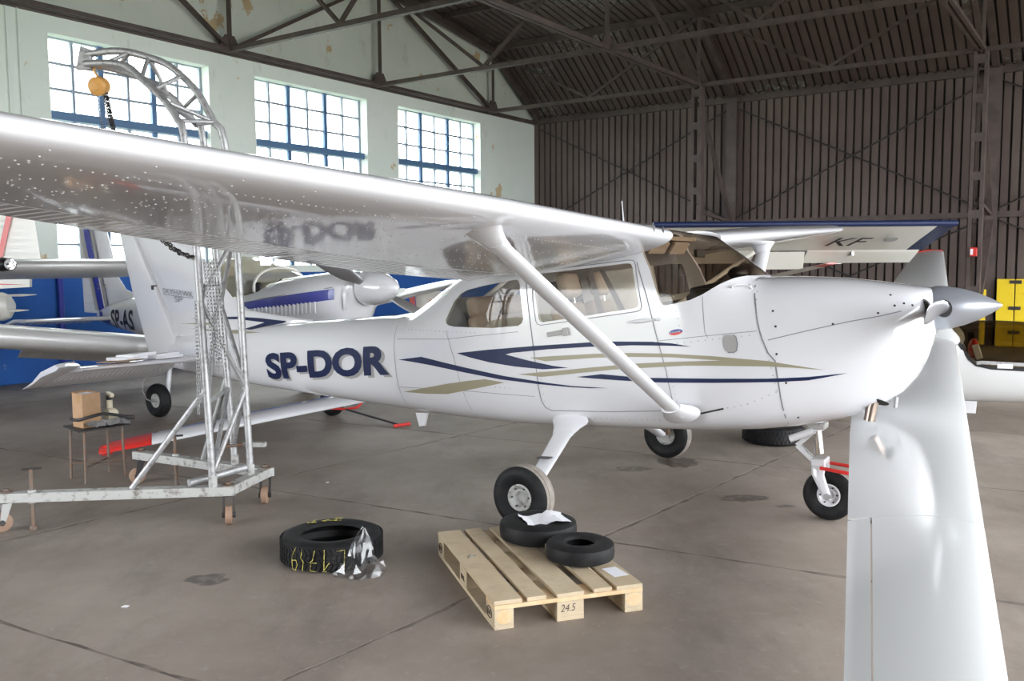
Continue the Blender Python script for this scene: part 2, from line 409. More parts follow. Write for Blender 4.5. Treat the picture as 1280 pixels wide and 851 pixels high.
# windows
paneme = None
for wi, (a, b) in enumerate(WINS):
    w = empty('window_%d' % (wi + 1), H((a + b) / 2, -.25, SILL)); tag(w, kind='structure')
    inv = w.matrix_basis.inverted()
    def put(mb, name, mt):
        mb.bm.transform(Matrix.Translation(-w.location)); return mb.build(name, mt, w)
    nc, nr = 6, 9; zt = 4.19
    rows = [HEAD - .4 * k for k in range(4)] + [zt - .41 * k for k in range(1, 7)]
    cs = [a + .02 + (b - a - .04) * k / nc for k in range(nc + 1)]
    for k, c in enumerate(cs):
        big = k in (2, 4); hw = .045 if big else .022
        hb(c - hw, c + hw, -.28, -.22, SILL, HEAD, m_ := MB()); put(m_, 'mullion' if big else 'glazing_bar', BARBLUE if big else BARB)
    for k, z in enumerate(rows[:-1]):
        if k == 3: continue
        hb(a, b, -.27, -.235, z - .02, z + .02, m_ := MB()); put(m_, 'glazing_bar', BARB)
    hb(a, b, -.32, -.1, zt - .085, zt + .045, m_ := MB()); put(m_, 'transom', BARBLUE)
    hb(a - .02, b + .02, -.2, .04, SILL - .05, SILL, m_ := MB()); put(m_, 'sill', WALLM)
    pw = cs[1] - cs[0]; me = None
    for r in range(9):
        zh = rows[r]; zl = rows[r + 1]
        for c in range(nc):
            if paneme is None or abs(pw - paneme[1]) > .02:
                m_ = MB(); m_.prism([(0, -.41), (pw, -.41), (pw, 0), (0, 0)], lambda p, k: HU * p[0] + Vector((0, 0, p[1])) + HN * (-.003, .003)[k])
                paneme = (m_.mesh('pane'), pw); paneme[0].materials.append(GLASSW)
            o = link('pane', paneme[0], None, w); o.location = H(cs[c], -.25, zh) - w.location

# corrugated sheet along a path p(t-like) -> ribs; generic strip extruded between two curves
def corrugated(name, A, B, length, out, pitch=.185, depth=.06, mt=SHEET):
    prof = []; n = int(length / pitch); gw = .052
    for i in range(n):
        x = i * pitch
        prof += [(x, 0), (x + pitch - gw, 0), (x + pitch - gw + .01, depth), (x + pitch - .01, depth)]
    prof.append((n * pitch, 0)); mb = MB()
    for (x, d) in prof: pass
    va = [[mb.bm.verts.new(P(x) + out[j] * d) for (x, d) in prof] for j, P in enumerate((A, B))]
    for k in range(len(prof) - 1): mb.face([va[0][k], va[0][k + 1], va[1][k + 1], va[1][k]])
    o = mb.build(name, mt); tag(o, kind='structure'); return o
up = Vector((0, 0, 1))
corrugated('wall_back', lambda x: H(T_BACK, x, -.05), lambda x: H(T_BACK, x, Z_EAVE), S_END, (HU, HU))
tm = 2 * T_RIDGE - T_COL
ceil = empty('ceiling'); tag(ceil, kind='structure')
for (ta, za), (tb, zb) in (((T_BACK + .3, Z_EAVE - .2), (T_COL, Z_BRK)), ((T_COL, Z_BRK), (T_RIDGE, Z_RIDGE)), ((T_RIDGE, Z_RIDGE), (tm, Z_BRK)), ((tm, Z_BRK), (T_FRONT - .3, Z_EAVE - .2))):
    o = corrugated('roof_sheet', lambda x: H(ta, x - .4, za), lambda x: H(tb, x - .4, zb), S_END + .8, (up, up), .2, .065, ROOFM)
    o.parent = ceil; del o['kind']
    m_ = MB(); hb(min(ta, tb), max(ta, tb), -.4, S_END + .4, 0, .01, m_)
    m_.bm.free(); m_ = MB()
    m_.prism([(ta, za), (tb, zb)] + [(tb, zb + .12), (ta, za + .12)], lambda p, k: H(p[0], (-.45, S_END + .4)[k], p[1] + .05)); m_.build('roof_deck', DARKIN, ceil)
# front wall with the added light opening, right end wall with the wide open doorway
for a_, b_, z_ in ((0, SIDE_S0, -.05), (SIDE_S1, S_END, -.05), (SIDE_S0, SIDE_S1, SIDE_H)):
    corrugated('wall_front', lambda x: H(T_FRONT, a_ + x, z_), lambda x: H(T_FRONT, a_ + x, Z_EAVE), b_ - a_, (-HU, -HU))
    o = hb(T_FRONT - .2, T_FRONT - .08, a_, b_, z_, Z_EAVE, MB()).build('trim_10', DARKIN); tag(o, kind='structure')
o = MB(); hb(T_FRONT, DOOR_T0, S_END, S_END + .2, -.3, DOOR_H, o); hb(DOOR_T1, T_BACK, S_END, S_END + .2, -.3, DOOR_H, o); o.prism([(T_FRONT, DOOR_H), (T_BACK, DOOR_H), (T_BACK, Z_EAVE), (T_COL, Z_BRK), (T_RIDGE, Z_RIDGE), (tm, Z_BRK), (T_FRONT, Z_EAVE)], lambda p, k: H(p[0], S_END + (0, .2)[k], p[1])); tag(o.build('wall_right', SHEET), kind='structure')
o = hb(T_BACK + .05, T_BACK + .15, -.4, S_END + .2, -.3, Z_EAVE, MB()).build('trim_5', DARKIN); tag(o, kind='structure')

# steelwork: trusses, columns, longitudinal girders
LINES = (12.4, 8.15, 4.15, 0.0, -4.0, -8.3)
TS = (.2, 5.85, 11.5, 17.15)
def rel(o_, org): o_.bm.transform(Matrix.Translation(-org)); return o_
for s in TS:
    org = H(T_COL, s, 0); tr = empty('roof_truss', org); tag(tr, kind='structure')
    def mem(name, a, b, w=.09, h=.09):
        rel(MB().bar(H(a[0], s, a[1]), H(b[0], s, b[1]), w, h), org).build(name, FRAME, tr)
    for d in (-.05, .05):
        rel(MB().bar(H(T_COL, s + d, 5.72), H(-8.3, s + d, 5.72), .06, .07), org).build('bottom_chord', FRAME, tr)
    top = lambda t: (t, roof_z(t) - .16)
    mem('top_chord', top(T_COL), top(T_RIDGE), .12, .14); mem('top_chord', top(T_RIDGE), top(tm), .12, .14)
    mem('eave_rafter', (T_BACK, Z_EAVE - .12), top(T_COL), .12, .14)
    for t in LINES: mem('post', (t, 5.72), top(t), .07, .07)
    for a, b in ((12.4, 8.15), (4.15, 8.15), (4.15, 0.0), (-4.0, 0.0), (-4.0, -8.3)): mem('diagonal', (a, 5.72), top(b), .09, .06)
    for t in (12.4, 8.15, 4.15):
        rel(MB().prism([(t - .28, 5.66), (t + .28, 5.66), (t + .1, 5.98), (t - .1, 5.98)], lambda p, k: H(p[0], s + (-.012, .012)[k], p[1])), org).build('gusset_plate', FRAME, tr)
for t in LINES[:5]:
    org = H(t, 0, 5.72); gd = empty('roof_girder', org); tag(gd, kind='structure')
    rel(MB().bar(H(t, .1, 5.72), H(t, S_END, 5.72), .1, .085), org).build('bottom_chord', FRAME, gd)
    zt = roof_z(t) - .1
    rel(MB().bar(H(t, 0, zt), H(t, S_END, zt), .1, .16), org).build('purlin', FRAME, gd)
    for a, b in zip(TS, TS[1:]):
        m = (a + b) / 2
        for e in (a, b): rel(MB().bar(H(t, m, 5.75), H(t, e, zt - .08), .06, .06), org).build('web_strut', FRAME, gd)
for t in (10.3, 6.15, 2.02, -2.0):
    o = MB().bar(H(t, 0, roof_z(t) - .08), H(t, S_END, roof_z(t) - .08), .08, .12).build('trim_6', FRAME); tag(o, kind='structure')
for s in TS[1:]:
    org = H(T_COL, s, 0); co = empty('steel_column', org); tag(co, kind='structure')
    for d in (-.09, .09):
        rel(hb(T_COL - .09, T_COL + .09, s + d - .03, s + d + .03, 0, 5.7, MB()), org).build('column_channel', FRAME, co)
    me = None
    for k in range(8):
        z = .5 + k * .72
        o = dup(o, co) if k else rel(hb(T_COL - .1, T_COL - .088, s - .12, s + .12, -.08, .08, MB()), org).build('batten_plate', FRAME, co)
        o.location = (0, 0, z)
    rel(MB().bar(H(T_COL + .1, s, 5.35), H(T_BACK - .15, s, 2.8), .09, .09), org).build('knee_brace', FRAME, co)
    rel(MB().bar(H(T_COL + .1, s, 2.95), H(T_BACK - .15, s, 2.75), .07, .07), org).build('tie_bar', FRAME, co)
    rel(MB().bar(H(T_BACK - .15, s, 2.6), H(T_COL + .15, s, .3), .14, .12), org).build('knee_brace', FRAME, co)
    wp = MB(); hb(T_BACK - .2, T_BACK - .18, s - .13, s + .13, 0, 5.75, wp); hb(T_BACK - .18, T_BACK - .02, s - .015, s + .015, 0, 5.75, wp); hb(T_BACK - .04, T_BACK - .02, s - .13, s + .13, 0, 5.75, wp)
    tag(wp.build('trim_7', FRAME), kind='structure')
for z, w in ((2.75, .12), (5.72, .14)):
    o = hb(T_BACK - .1, T_BACK - .005, 0, S_END, z - w / 2, z + w / 2, MB()).build('trim_8', FRAME); tag(o, kind='structure')
ends = (.15,) + TS[1:]
for a, b in zip(ends, ends[1:]):
    for za, zb in ((5.5, 2.85), (2.85, 5.5), (2.65, .25), (.25, 2.65)):
        o = MB().tube([H(T_BACK - .12, a + .1, za), H(T_BACK - .12, b - .1, zb)], .019, 6).build('trim_9', DARKST); tag(o, kind='structure')
# ------------------------------------------------------------------ fuselage sections of the big airplane: x, z_bottom, z_top, z_mid, half width, exponent bottom, exponent top
FS = [(.95, 1.20, 1.45, 1.325, .125, 2, 2), (.925, 1.12, 1.457, 1.315, .20, 2.1, 2.1), (.88, 1.00, 1.466, 1.28, .29, 2.3, 2.2), (.82, .885, 1.478, 1.22, .355, 2.5, 2.4),
      (.74, .79, 1.495, 1.17, .40, 2.7, 2.5), (.60, .70, 1.522, 1.13, .435, 2.9, 2.6), (.40, .625, 1.556, 1.10, .47, 3.1, 2.7), (.10, .565, 1.586, 1.08, .505, 3.3, 2.9),
      (-.15, .54, 1.60, 1.08, .52, 3.5, 3.0), (-.35, .53, 1.77, 1.10, .525, 3.5, 3.2), (-.55, .522, 1.925, 1.12, .53, 3.6, 3.6), (-.88, .52, 2.0, 1.15, .53, 3.6, 4.2),
      (-1.7, .525, 2.0, 1.15, .53, 3.6, 4.5), (-2.1, .535, 1.96, 1.13, .525, 3.5, 4.2), (-2.45, .553, 1.84, 1.10, .50, 3.3, 3.6), (-2.8, .575, 1.68, 1.06, .465, 3.0, 3.0),
      (-3.15, .60, 1.505, 1.04, .435, 2.7, 2.6), (-3.45, .635, 1.47, 1.04, .405, 2.6, 2.4), (-4.2, .705, 1.46, 1.07, .325, 2.4, 2.3), (-5.2, .81, 1.44, 1.12, .215, 2.3, 2.2),
      (-6.1, .92, 1.40, 1.17, .115, 2.2, 2.2), (-6.75, 1.02, 1.36, 1.2, .04, 2, 2)]
def fsec(x):
    if x >= FS[0][0]: return FS[0][1:]
    for a, b in zip(FS, FS[1:]):
        if x >= b[0]:
            f = (a[0] - x) / (a[0] - b[0]); return tuple(p + (q - p) * f for p, q in zip(a[1:], b[1:]))
    return FS[-1][1:]
def fhalf(x, z):        # half width at height z
    zb, zt, zm, w, nb, nt = fsec(x)
    if z >= zm: h, n = zt - zm, nt
    else: h, n = zm - zb, nb
    r = min(abs(z - zm) / h, 1.0)
    return w * (1 - r ** n) ** (1 / n)
def fring(x, N=56, inset=0.0):
    zb, zt, zm, w, nb, nt = fsec(x); out = []
    for k in range(N):
        a = 2 * math.pi * (k + .5) / N; c, s = math.cos(a), math.sin(a); n = nt if s > 0 else nb; h = (zt - zm if s > 0 else zm - zb) - inset
        out.append((x, (w - inset) * math.copysign(abs(c) ** (2 / n), c), zm + h * math.copysign(abs(s) ** (2 / n), s)))
    return out
# ------------------------------------------------------------------ the big white high-wing airplane
PYAW, PTH = R(-32.06), R(3.87)
PV = Vector((-1.48, 0, .22))
MP = Matrix.Translation((2.001, 6.177, 0)) @ Matrix.Rotation(PYAW, 4, 'Z') @ Matrix.Translation(PV) @ Matrix.Rotation(-PTH, 4, 'Y') @ Matrix.Translation(-PV)
PLANE = empty('airplane', mat=MP, label='large white high-wing airplane with navy and gold stripes, marked SP-DOR', cat='airplane')
def G2L(p):          # point given level on the ground (plane yaw only) -> airplane coordinates
    return (Matrix.Translation(PV) @ Matrix.Rotation(PTH, 4, 'Y') @ Matrix.Translation(-PV)) @ Vector(p)
def xs(a, b, st):
    n = max(1, int(round(abs(b - a) / st))); return [a + (b - a) * k / n for k in range(n + 1)]
XS = []
for a, b in zip(FS, FS[1:]): XS += xs(a[0], b[0], .11)[:-1]
XS.append(FS[-1][0])
def hull(a, b, inset, name='h'):
    st = sorted(set([a, b] + [x for x in XS if b < x < a]), reverse=True)
    return MB().loft([fring(x, 56, inset) for x in st]).mesh(name)
DOORW = [(-1.727, 1.715), (-1.70, 1.727), (-.985, 1.755), (-.95, 1.75), (-.933, 1.72), (-.893, 1.474), (-.90, 1.445), (-.932, 1.433), (-1.675, 1.364), (-1.705, 1.375), (-1.717, 1.40), (-1.734, 1.558)]
REARW = [(-2.626, 1.414), (-2.617, 1.385), (-2.585, 1.368), (-2.528, 1.358), (-2.144, 1.336), (-1.90, 1.345), (-1.865, 1.365), (-1.85, 1.399), (-1.872, 1.66), (-1.885, 1.69), (-1.91, 1.698), (-2.226, 1.67), (-2.40, 1.645), (-2.471, 1.62), (-2.54, 1.56)]
WSH = [(-.875, 1.84), (-.805, 1.698), (-.735, 1.48), (-.72, 1.452), (-.695, 1.442), (-.516, 1.471), (-.431, 1.504), (-.322, 1.567), (-.244, 1.602), (-.19, 1.612), (-.10, 1.606), (0.1, 1.62), (.1, 2.3), (-.86, 2.3)]
def yprism(poly, y0=-1, y1=1): return MB().prism(poly, lambda p, k: (p[0], (y0, y1)[k], p[1])).mesh('c')
rearbox = lambda: MB().box((-2.68, 0, 1.9), (.5, .68, .62)).mesh('c')
outer = hull(.95, -6.75, 0)
body = boolean(outer.copy(), [hull(-.20, -3.0, .03), yprism(DOORW), yprism(REARW), yprism(WSH), rearbox()])
o = link('fuselage', body, WHITE, PLANE, True); body.set_sharp_from_angle(angle=R(35))
FUS = o
shell = boolean(outer.copy(), [hull(-.0, -3.2, .006)])
for nm, cut, mt, lab in (('cabin_window', yprism(DOORW, -1, 0), PLEXI, 'door window'), ('cabin_window', yprism(DOORW, 0, 1), PLEXI, None), ('cabin_window', yprism(REARW, -1, 0), PLEXI, 'rear side window'), ('cabin_window', yprism(REARW, 0, 1), PLEXI, None), ('windshield', yprism(WSH), WSHIELD, None), ('rear_window', rearbox(), PLEXI, None)):
    me = boolean(shell.copy(), [cut], 'INTERSECT'); link(nm, me, mt, PLANE, True)
    me.set_sharp_from_angle(angle=R(35))

def fuse_strip(name, pts, w, mt, off=.0025, side=-1, parent=None):     # thin line following the fuselage side
    mb = MB(); rows = []; dense = []
    for a, b in zip(pts, pts[1:]):
        n = max(1, int(math.dist(a, b) / .05)); dense += [(a[0] + (b[0] - a[0]) * k / n, a[1] + (b[1] - a[1]) * k / n) for k in range(n)]
    dense.append(pts[-1])
    for i, p in enumerate(dense):
        a = dense[max(0, i - 1)]; b = dense[min(len(dense) - 1, i + 1)]; d = Vector((b[0] - a[0], b[1] - a[1])).normalized(); n = Vector((-d.y, d.x)) * w / 2
        rows.append([mb.bm.verts.new((p[0] + q * n.x, side * (fhalf(p[0] + q * n.x, p[1] + q * n.y) + off), p[1] + q * n.y)) for q in (-1, 1)])
    for A, B in zip(rows, rows[1:]): mb.face([A[0], A[1], B[1], B[0]])
    return mb.build(name, mt, parent or PLANE)
def surf_mesh(me2d, yfun, off, maxlen=.07):     # drape flat (x, z) mesh onto a side surface
    bm = bmesh.new(); bm.from_mesh(me2d); bmesh.ops.triangulate(bm, faces=bm.faces[:])
    for _ in range(5):
        es = [e for e in bm.edges if e.calc_length() > maxlen]
        if not es: break
        bmesh.ops.subdivide_edges(bm, edges=es, cuts=1); bmesh.ops.triangulate(bm, faces=[f for f in bm.faces if len(f.verts) > 3])
    for v in bm.verts: v.co = Vector((v.co.x, yfun(v.co.x, v.co.y) - off, v.co.y))
    bmesh.ops.recalc_face_normals(bm, faces=bm.faces); me = bpy.data.meshes.new('d'); bm.to_mesh(me); bm.free(); return me
def poly2d(poly):
    bm = bmesh.new(); vs = [bm.verts.new((p[0], p[1], 0)) for p in poly]
    for t in tessellate_polygon([[Vector((p[0], p[1], 0)) for p in poly]]):
        try: bm.faces.new([vs[k] for k in t])
        except ValueError: pass
    me = bpy.data.meshes.new('p'); bm.to_mesh(me); bm.free(); return me
fside = lambda x, z: -fhalf(x, z)
STRIPES = [
 ('navy_stripe', NAVY, [(-3.176, 1.096), (-3.039, 1.108), (-2.909, 1.118), (-2.663, 1.07), (-2.465, 1.033), (-2.06, .961), (-1.693, .909), (-1.471, .883), (-1.172, .867), (-1.317, .866), (-1.472, .873), (-1.76, .897), (-2.098, .934), (-2.43, .985), (-2.811, 1.047), (-3.02, 1.077)]),
 ('navy_stripe', NAVY, [(-2.518, 1.145), (-2.187, 1.168), (-1.769, 1.188), (-1.305, 1.203), (-1.115, 1.205), (-.806, 1.195), (-.659, 1.18), (-.521, 1.154), (-.689, 1.164), (-.96, 1.173), (-1.31, 1.17), (-1.648, 1.16), (-1.971, 1.139), (-2.028, 1.128), (-1.844, 1.082), (-1.616, 1.036), (-1.481, 1.018), (-1.699, 1.009), (-1.95, 1.033), (-2.195, 1.069), (-2.381, 1.108)]),
 ('gold_stripe', GOLD, [(-3.167, .817), (-2.685, .889), (-2.438, .919), (-2.246, .935), (-2.057, .909), (-2.332, .862), (-2.663, .807), (-2.896, .805)]),
 ('gold_stripe', GOLD, [(-1.814, 1.099), (-1.617, 1.108), (-1.249, 1.119), (-.964, 1.119), (-.663, 1.108), (-.379, 1.086), (-.007, 1.046), (.342, .979), (.153, .999), (-.009, 1.01), (-.383, 1.021), (-.58, 1.024), (-.698, 1.019), (-1.128, 1.001), (-1.72, .952), (-1.933, .974), (-1.626, .994), (-1.288, 1.02), (-.968, 1.042), (-.666, 1.052), (-.32, 1.055), (-.664, 1.083), (-.965, 1.091), (-1.251, 1.09), (-1.675, 1.07)]),
 ('navy_stripe', NAVY, [(-1.419, .95), (-1.214, .97), (-1.006, .951), (-.823, .941), (-.388, .933), (-.013, .93), (.238, .937), (.477, .957), (.334, .93), (.236, .914), (.047, .907), (-.39, .904), (-.783, .908), (-1.071, .923), (-1.295, .939)]),
 ('navy_stripe', NAVY, [(-6.338, 1.55), (-5.912, 1.55), (-5.58, 1.542), (-5.25, 1.514), (-4.83, 1.462), (-5.12, 1.432), (-5.339, 1.402), (-5.505, 1.411), (-5.317, 1.443), (-5.186, 1.467), (-5.583, 1.515)]),
 ('gold_stripe', GOLD, [(-6.503, 1.504), (-6.084, 1.497), (-5.734, 1.475), (-5.736, 1.463), (-6.086, 1.476)]),
 ('gold_stripe', GOLD, [(-6.614, 1.482), (-6.311, 1.445), (-5.99, 1.425), (-5.522, 1.399), (-5.135, 1.37), (-5.485, 1.367), (-5.987, 1.402)])]
def tside(x, z):     # tail: fuselage or fin, whichever stands out further
    zb, zt = fsec(x)[0:2]
    return -max(fhalf(x, z) if zb < z < zt else 0, .052 if x < -4.9 else 0)
for i, (nm, mt, pl) in enumerate(STRIPES):
    link(nm, surf_mesh(poly2d(pl), tside if i > 4 else fside, .0035), mt, PLANE)
# registration letters with grey drop shadow
def letters(body, x0, z0, hgt, width, slope, mt, off, name, bold, shear=0.0):
    me = text_mesh(body, 1.0, shear, 1.0, bold); X = [v.co.x for v in me.vertices]; Y = [v.co.y for v in me.vertices]
    ax, bx, ay, by = min(X), max(X), min(Y), max(Y)
    for v in me.vertices:
        fx = (v.co.x - ax) / (bx - ax); fy = (v.co.y - ay) / (by - ay); v.co = Vector((x0 + fx * width, z0 + fy * hgt + slope * fx * width, 0))
    return link(name, surf_mesh(me, tside, off), mt, PLANE)
letters('SP-DOR', -4.99, .885, .262, 1.73, .034, GREYV, .003, 'registration_shadow', .035)
letters('SP-DOR', -5.015, .905, .262, 1.72, .034, NAVY, .0065, 'registration', .045)
letters('SKYHAWK', -6.745, 1.845, .058, .50, -.14, SEAM, .003, 'tail_lettering', .0)
letters('SP', -6.56, 1.745, .06, .13, -.14, SEAM, .003, 'tail_lettering', .0)
letters('_', -6.745, 1.832, .006, .50, -.14, SEAM, .003, 'tail_lettering', .0)
# panel seams and door
DOORL = [(-1.814, 1.70), (-1.792, 1.415), (-1.777, 1.214), (-1.759, .988), (-1.748, .765), (-1.727, .714), (-1.679, .689), (-1.207, .687), (-.796, .70), (-.723, .729), (-.685, .776), (-.712, .98), (-.754, 1.171), (-.773, 1.25), (-.831, 1.521), (-.901, 1.76)]
for side in (-1, 1):
    fuse_strip('door_seam', DOORL, .006, SEAM, side=side)
    fuse_strip('window_rim', [(x + .022 * (1 if x > -1.3 else -1), z + .022 * (1 if z > 1.57 else -1)) for x, z in DOORW + DOORW[:1]], .006, SEAM, side=side)
fuse_strip('cowl_seam', [(-.131, 1.578), (-.116, 1.538), (-.085, 1.42), (-.066, 1.3), (-.041, 1.2), (-.004, 1.099), (.039, 1.046), (.055, .861), (.064, .664), (.06, .61)], .009, SEAM)
fuse_strip('cowl_seam', [(-.001, 1.183), (.25, 1.235), (.489, 1.28), (.671, 1.306), (.79, 1.33)], .006, SEAM)
fuse_strip('panel_seam', [(-.43, 1.49), (-.42, 1.25), (-.40, 1.21)], .004, SEAM); fuse_strip('panel_seam', [(-.75, 1.20), (-.4, 1.225), (-.07, 1.245)], .004, SEAM)
fuse_strip('panel_seam', [(-2.62, 1.33), (-2.55, 1.1), (-2.48, .80), (-2.45, .62)], .004, SEAM); fuse_strip('panel_seam', [(-3.25, 1.42), (-3.22, 1.1), (-3.2, .70)], .004, SEAM)
fuse_strip('panel_seam', [(-1.9, 1.30), (-2.3, 1.28), (-2.62, 1.26), (-3.2, 1.27)], .004, SEAM); fuse_strip('panel_seam', [(-3.2, .86), (-2.5, .84), (-1.8, .80)], .004, SEAM)
# rivets: small dimples along the seams, too many to count
mb = MB()
def rivet(x, z, r=.0042, side=-1):
    y = side * (fhalf(x, z) + .001); mb.box((x, y, z), (r * 1.6, r, r * 1.6))
for pl in (DOORL[3:12], [(-1.6, .63), (-.85, .626), (-.19, .758), (.05, .86)], [(-.75, 1.17), (-.4, 1.20), (-.1, 1.22)], [(-.66, 1.5), (-.62, 1.25)], [(-.12, 1.5), (-.10, 1.3), (-.04, 1.1), (.02, .8)], [(-3.1, 1.35), (-2.3, 1.30)], [(-2.7, .9), (-2.0, .86)]):
    for a, b in zip(pl, pl[1:]):
        n = max(1, int(math.dist(a, b) / .045))
        for k in range(n): rivet(a[0] + (b[0] - a[0]) * k / n + .03, a[1] + (b[1] - a[1]) * k / n)
tag(mb.build('rivets', ALU, PLANE), kind='stuff')
# cowl screws
for x, z in ((.03, 1.37), (.05, 1.27), (.05, 1.09), (.10, .90), (.14, .66), (.40, 1.27), (.66, 1.325), (.72, 1.43), (.75, 1.365), (.80, 1.375), (.845, 1.36)):
    y = -fhalf(x, z); MB().lathe([(0, .004), (.007, .003), (.008, 0)], 8, Matrix.Translation((x, y, z)) @ Matrix.Rotation(PI / 2, 4, 'X')).build('cowl_screw', DARKST, PLANE)
# emblem, oil door, handle, vents
me = poly2d([(-.625 + .05 * math.cos(a), 1.256 + .02 * math.sin(a) + .05 * .12 * math.cos(a)) for a in [k * PI / 14 for k in range(28)]]); e = link('emblem', surf_mesh(me, fside, .004, .03), BLUE, PLANE)
me = poly2d([(-.625 + .047 * math.cos(a), 1.253 + .017 * math.sin(a) + .047 * .12 * math.cos(a)) for a in [PI + k * PI / 14 for k in range(15)]]); link('emblem_band', surf_mesh(me, fside, .0055, .03), RED, e)
for k in range(6): link('emblem_mark', surf_mesh(poly2d([(-.665 + .013 * k, 1.249 + .0016 * k), (-.657 + .013 * k, 1.25 + .0016 * k), (-.657 + .013 * k, 1.258 + .0016 * k), (-.665 + .013 * k, 1.257 + .0016 * k)]), fside, .007, .03), ALU, e)
op = [(-.285, 1.224), (-.225, 1.225), (-.208, 1.21), (-.20, 1.162), (-.208, 1.12), (-.225, 1.108), (-.268, 1.108), (-.285, 1.125), (-.295, 1.165), (-.297, 1.20)]
link('fuel_drain_door', surf_mesh(poly2d(op), fside, .004, .05), GREYV, PLANE); fuse_strip('door_edge', op[1:7], .008, SEAM, .005)
h_ = MB(); h_.bar((-1.64, fside(-1.64, 1.27) - .012, 1.27), (-1.50, fside(-1.5, 1.285) - .018, 1.285), .012, .035); h_.bar((-1.50, fside(-1.5, 1.285) - .016, 1.285), (-1.46, fside(-1.46, 1.29) - .016, 1.29), .03, .06); h_.build('door_handle', GREYV, PLANE, bevel=.004)
MB().lathe([(0, .02), (.012, .016), (.014, 0)], 10, Matrix.Translation((-.75, fside(-.75, 1.35), 1.35)) @ Matrix.Rotation(PI / 2, 4, 'X')).build('door_hinge', WHITE, PLANE, True)
MB().loft([[(-.99 + .25 * f, fside(-.99 + .25 * f, 1.337 + .012 * f) - .001 - .012 * math.sin(a) * math.sin(PI * min(1, f + .06)), 1.337 + .012 * f + .016 * math.cos(a) * math.sin(PI * min(1, f * .9 + .08))) for a in [k * PI / 6 for k in range(7)]] for f in [k / 8 for k in range(9)]], closed=False).build('door_fairing', WHITE, PLANE, True)
MB().tube([(-.243, fside(-.24, 1.534) + .005, 1.532), (-.24, fside(-.24, 1.54) - .03, 1.55), (-.215, fside(-.22, 1.55) - .035, 1.556), (-.155, fside(-.16, 1.55) - .03, 1.554), (-.135, fside(-.13, 1.53) - .025, 1.545), (-.132, fside(-.13, 1.52) + .005, 1.522)], .005).build('grab_handle', WHITE, PLANE, True)
fuse_strip('cowl_flap_slot', [(-.50, .685), (-.33, .724)], .012, DARKST, .004)
# belly antenna, roof whip antenna
MB().prism([(-3.25, .60), (-3.12, .60), (-3.16, .485), (-3.22, .48)], lambda p, k: (p[0], -.15 + (-.012, .012)[k], p[1])).build('blade_antenna', WHITE, PLANE)
MB().tube([(-1.21, 0, 1.98), (-1.22, 0, 2.25)], [.006, .004], 6).build('whip_antenna', WHITE, PLANE)

# wings -------------------------------------------------------------
def af(n=18, t=.12, m=.02, p=.4):
    up_, lo = [], []
    for k in range(n + 1):
        x = .5 * (1 - math.cos(PI * k / n)); yt = 5 * t * (.2969 * math.sqrt(x) - .126 * x - .3516 * x * x + .2843 * x ** 3 - .1036 * x ** 4)
        yc = m / p ** 2 * (2 * p * x - x * x) if x < p else m / (1 - p) ** 2 * (1 - 2 * p + 2 * p * x - x * x)
        up_.append((x, yc + yt)); lo.append((x, yc - yt))
    return up_, lo
def airfoil_ring(le, te, up, x0=0.0, x1=1.0, t=.12, n=18, nrm=(0, 0, 1)):
    le, te, nrm = Vector(le), Vector(te), Vector(nrm); d = te - le; c = d.length; U, L = af(n, t)
    P = [q for q in U[::-1] if x0 <= q[0] <= x1] + [q for q in L[1:] if x0 <= q[0] <= x1]
    return [le + d * x + nrm * (y * c) for x, y in P]
def wl(y):      # leading / trailing edge of the wing at spanwise distance y
    le = (-.62 - max(0, y - 2.6) * .03, 1.945 + .0435 * (y - 1.02)); te = (-2.27 + max(0, y - 2.6) * .17, 1.728 + .087 * (y - .76) - .02 * max(0, 1 - abs(y - 1.75))); return le, te
CUT = .76
def afy(x, t=.12):
    yt = 5 * t * (.2969 * math.sqrt(x) - .126 * x - .3516 * x * x + .2843 * x ** 3 - .1036 * x ** 4); yc = .02 / .16 * (.8 * x - x * x) if x < .4 else .02 / .36 * (.2 + .8 * x - x * x)
    return yc + yt, yc - yt
def wing_ring(y, sg, x1=CUT):
    (lx, lz), (tx, tz) = wl(y); c = lx - tx; xs_ = [.5 * (1 - math.cos(PI * k / 22)) for k in range(23)]; xs_ = [x for x in xs_ if x < x1 - .01] + [x1]
    f = lambda x, q: (lx - c * x, sg * y, lz + (tz - lz) * x + q * c)
    return [f(x, afy(x)[0]) for x in xs_[::-1]] + [f(x, afy(x)[1]) for x in xs_[1:]]
def surf_flap(name, y0, y1, sg, parent, pitch=.06):      # corrugated control surface behind the cut
    mb = MB(); npi = int((y1 - y0) / pitch); n = npi * 4; rows = []
    for i in range(n + 1):
        y = y0 + (y1 - y0) * (i // 4 + (0, .68, .77, .92)[i % 4]) / npi; (lx, lz), (tx, tz) = wl(y); c = lx - tx; h = -.011 if i % 4 > 1 else 0
        if i in (0, n): h = 0
        row = []
        for x in (1.0, .93, .85, CUT + .012): row.append((x, afy(x)[0] + h / c * (1 if CUT + .02 < x < .99 else 0)))
        for x in (CUT + .012, .79, .93, 1.0): row.append((x, afy(x)[1] - h / c * (1 if CUT + .02 < x < .99 else 0) - (.001 if x == 1 else 0)))
        rows.append([(lx - c * x, sg * y, lz + (tz - lz) * x + q * c) for x, q in row])
    mb.loft(rows); return mb.build(name, WHITE, parent)
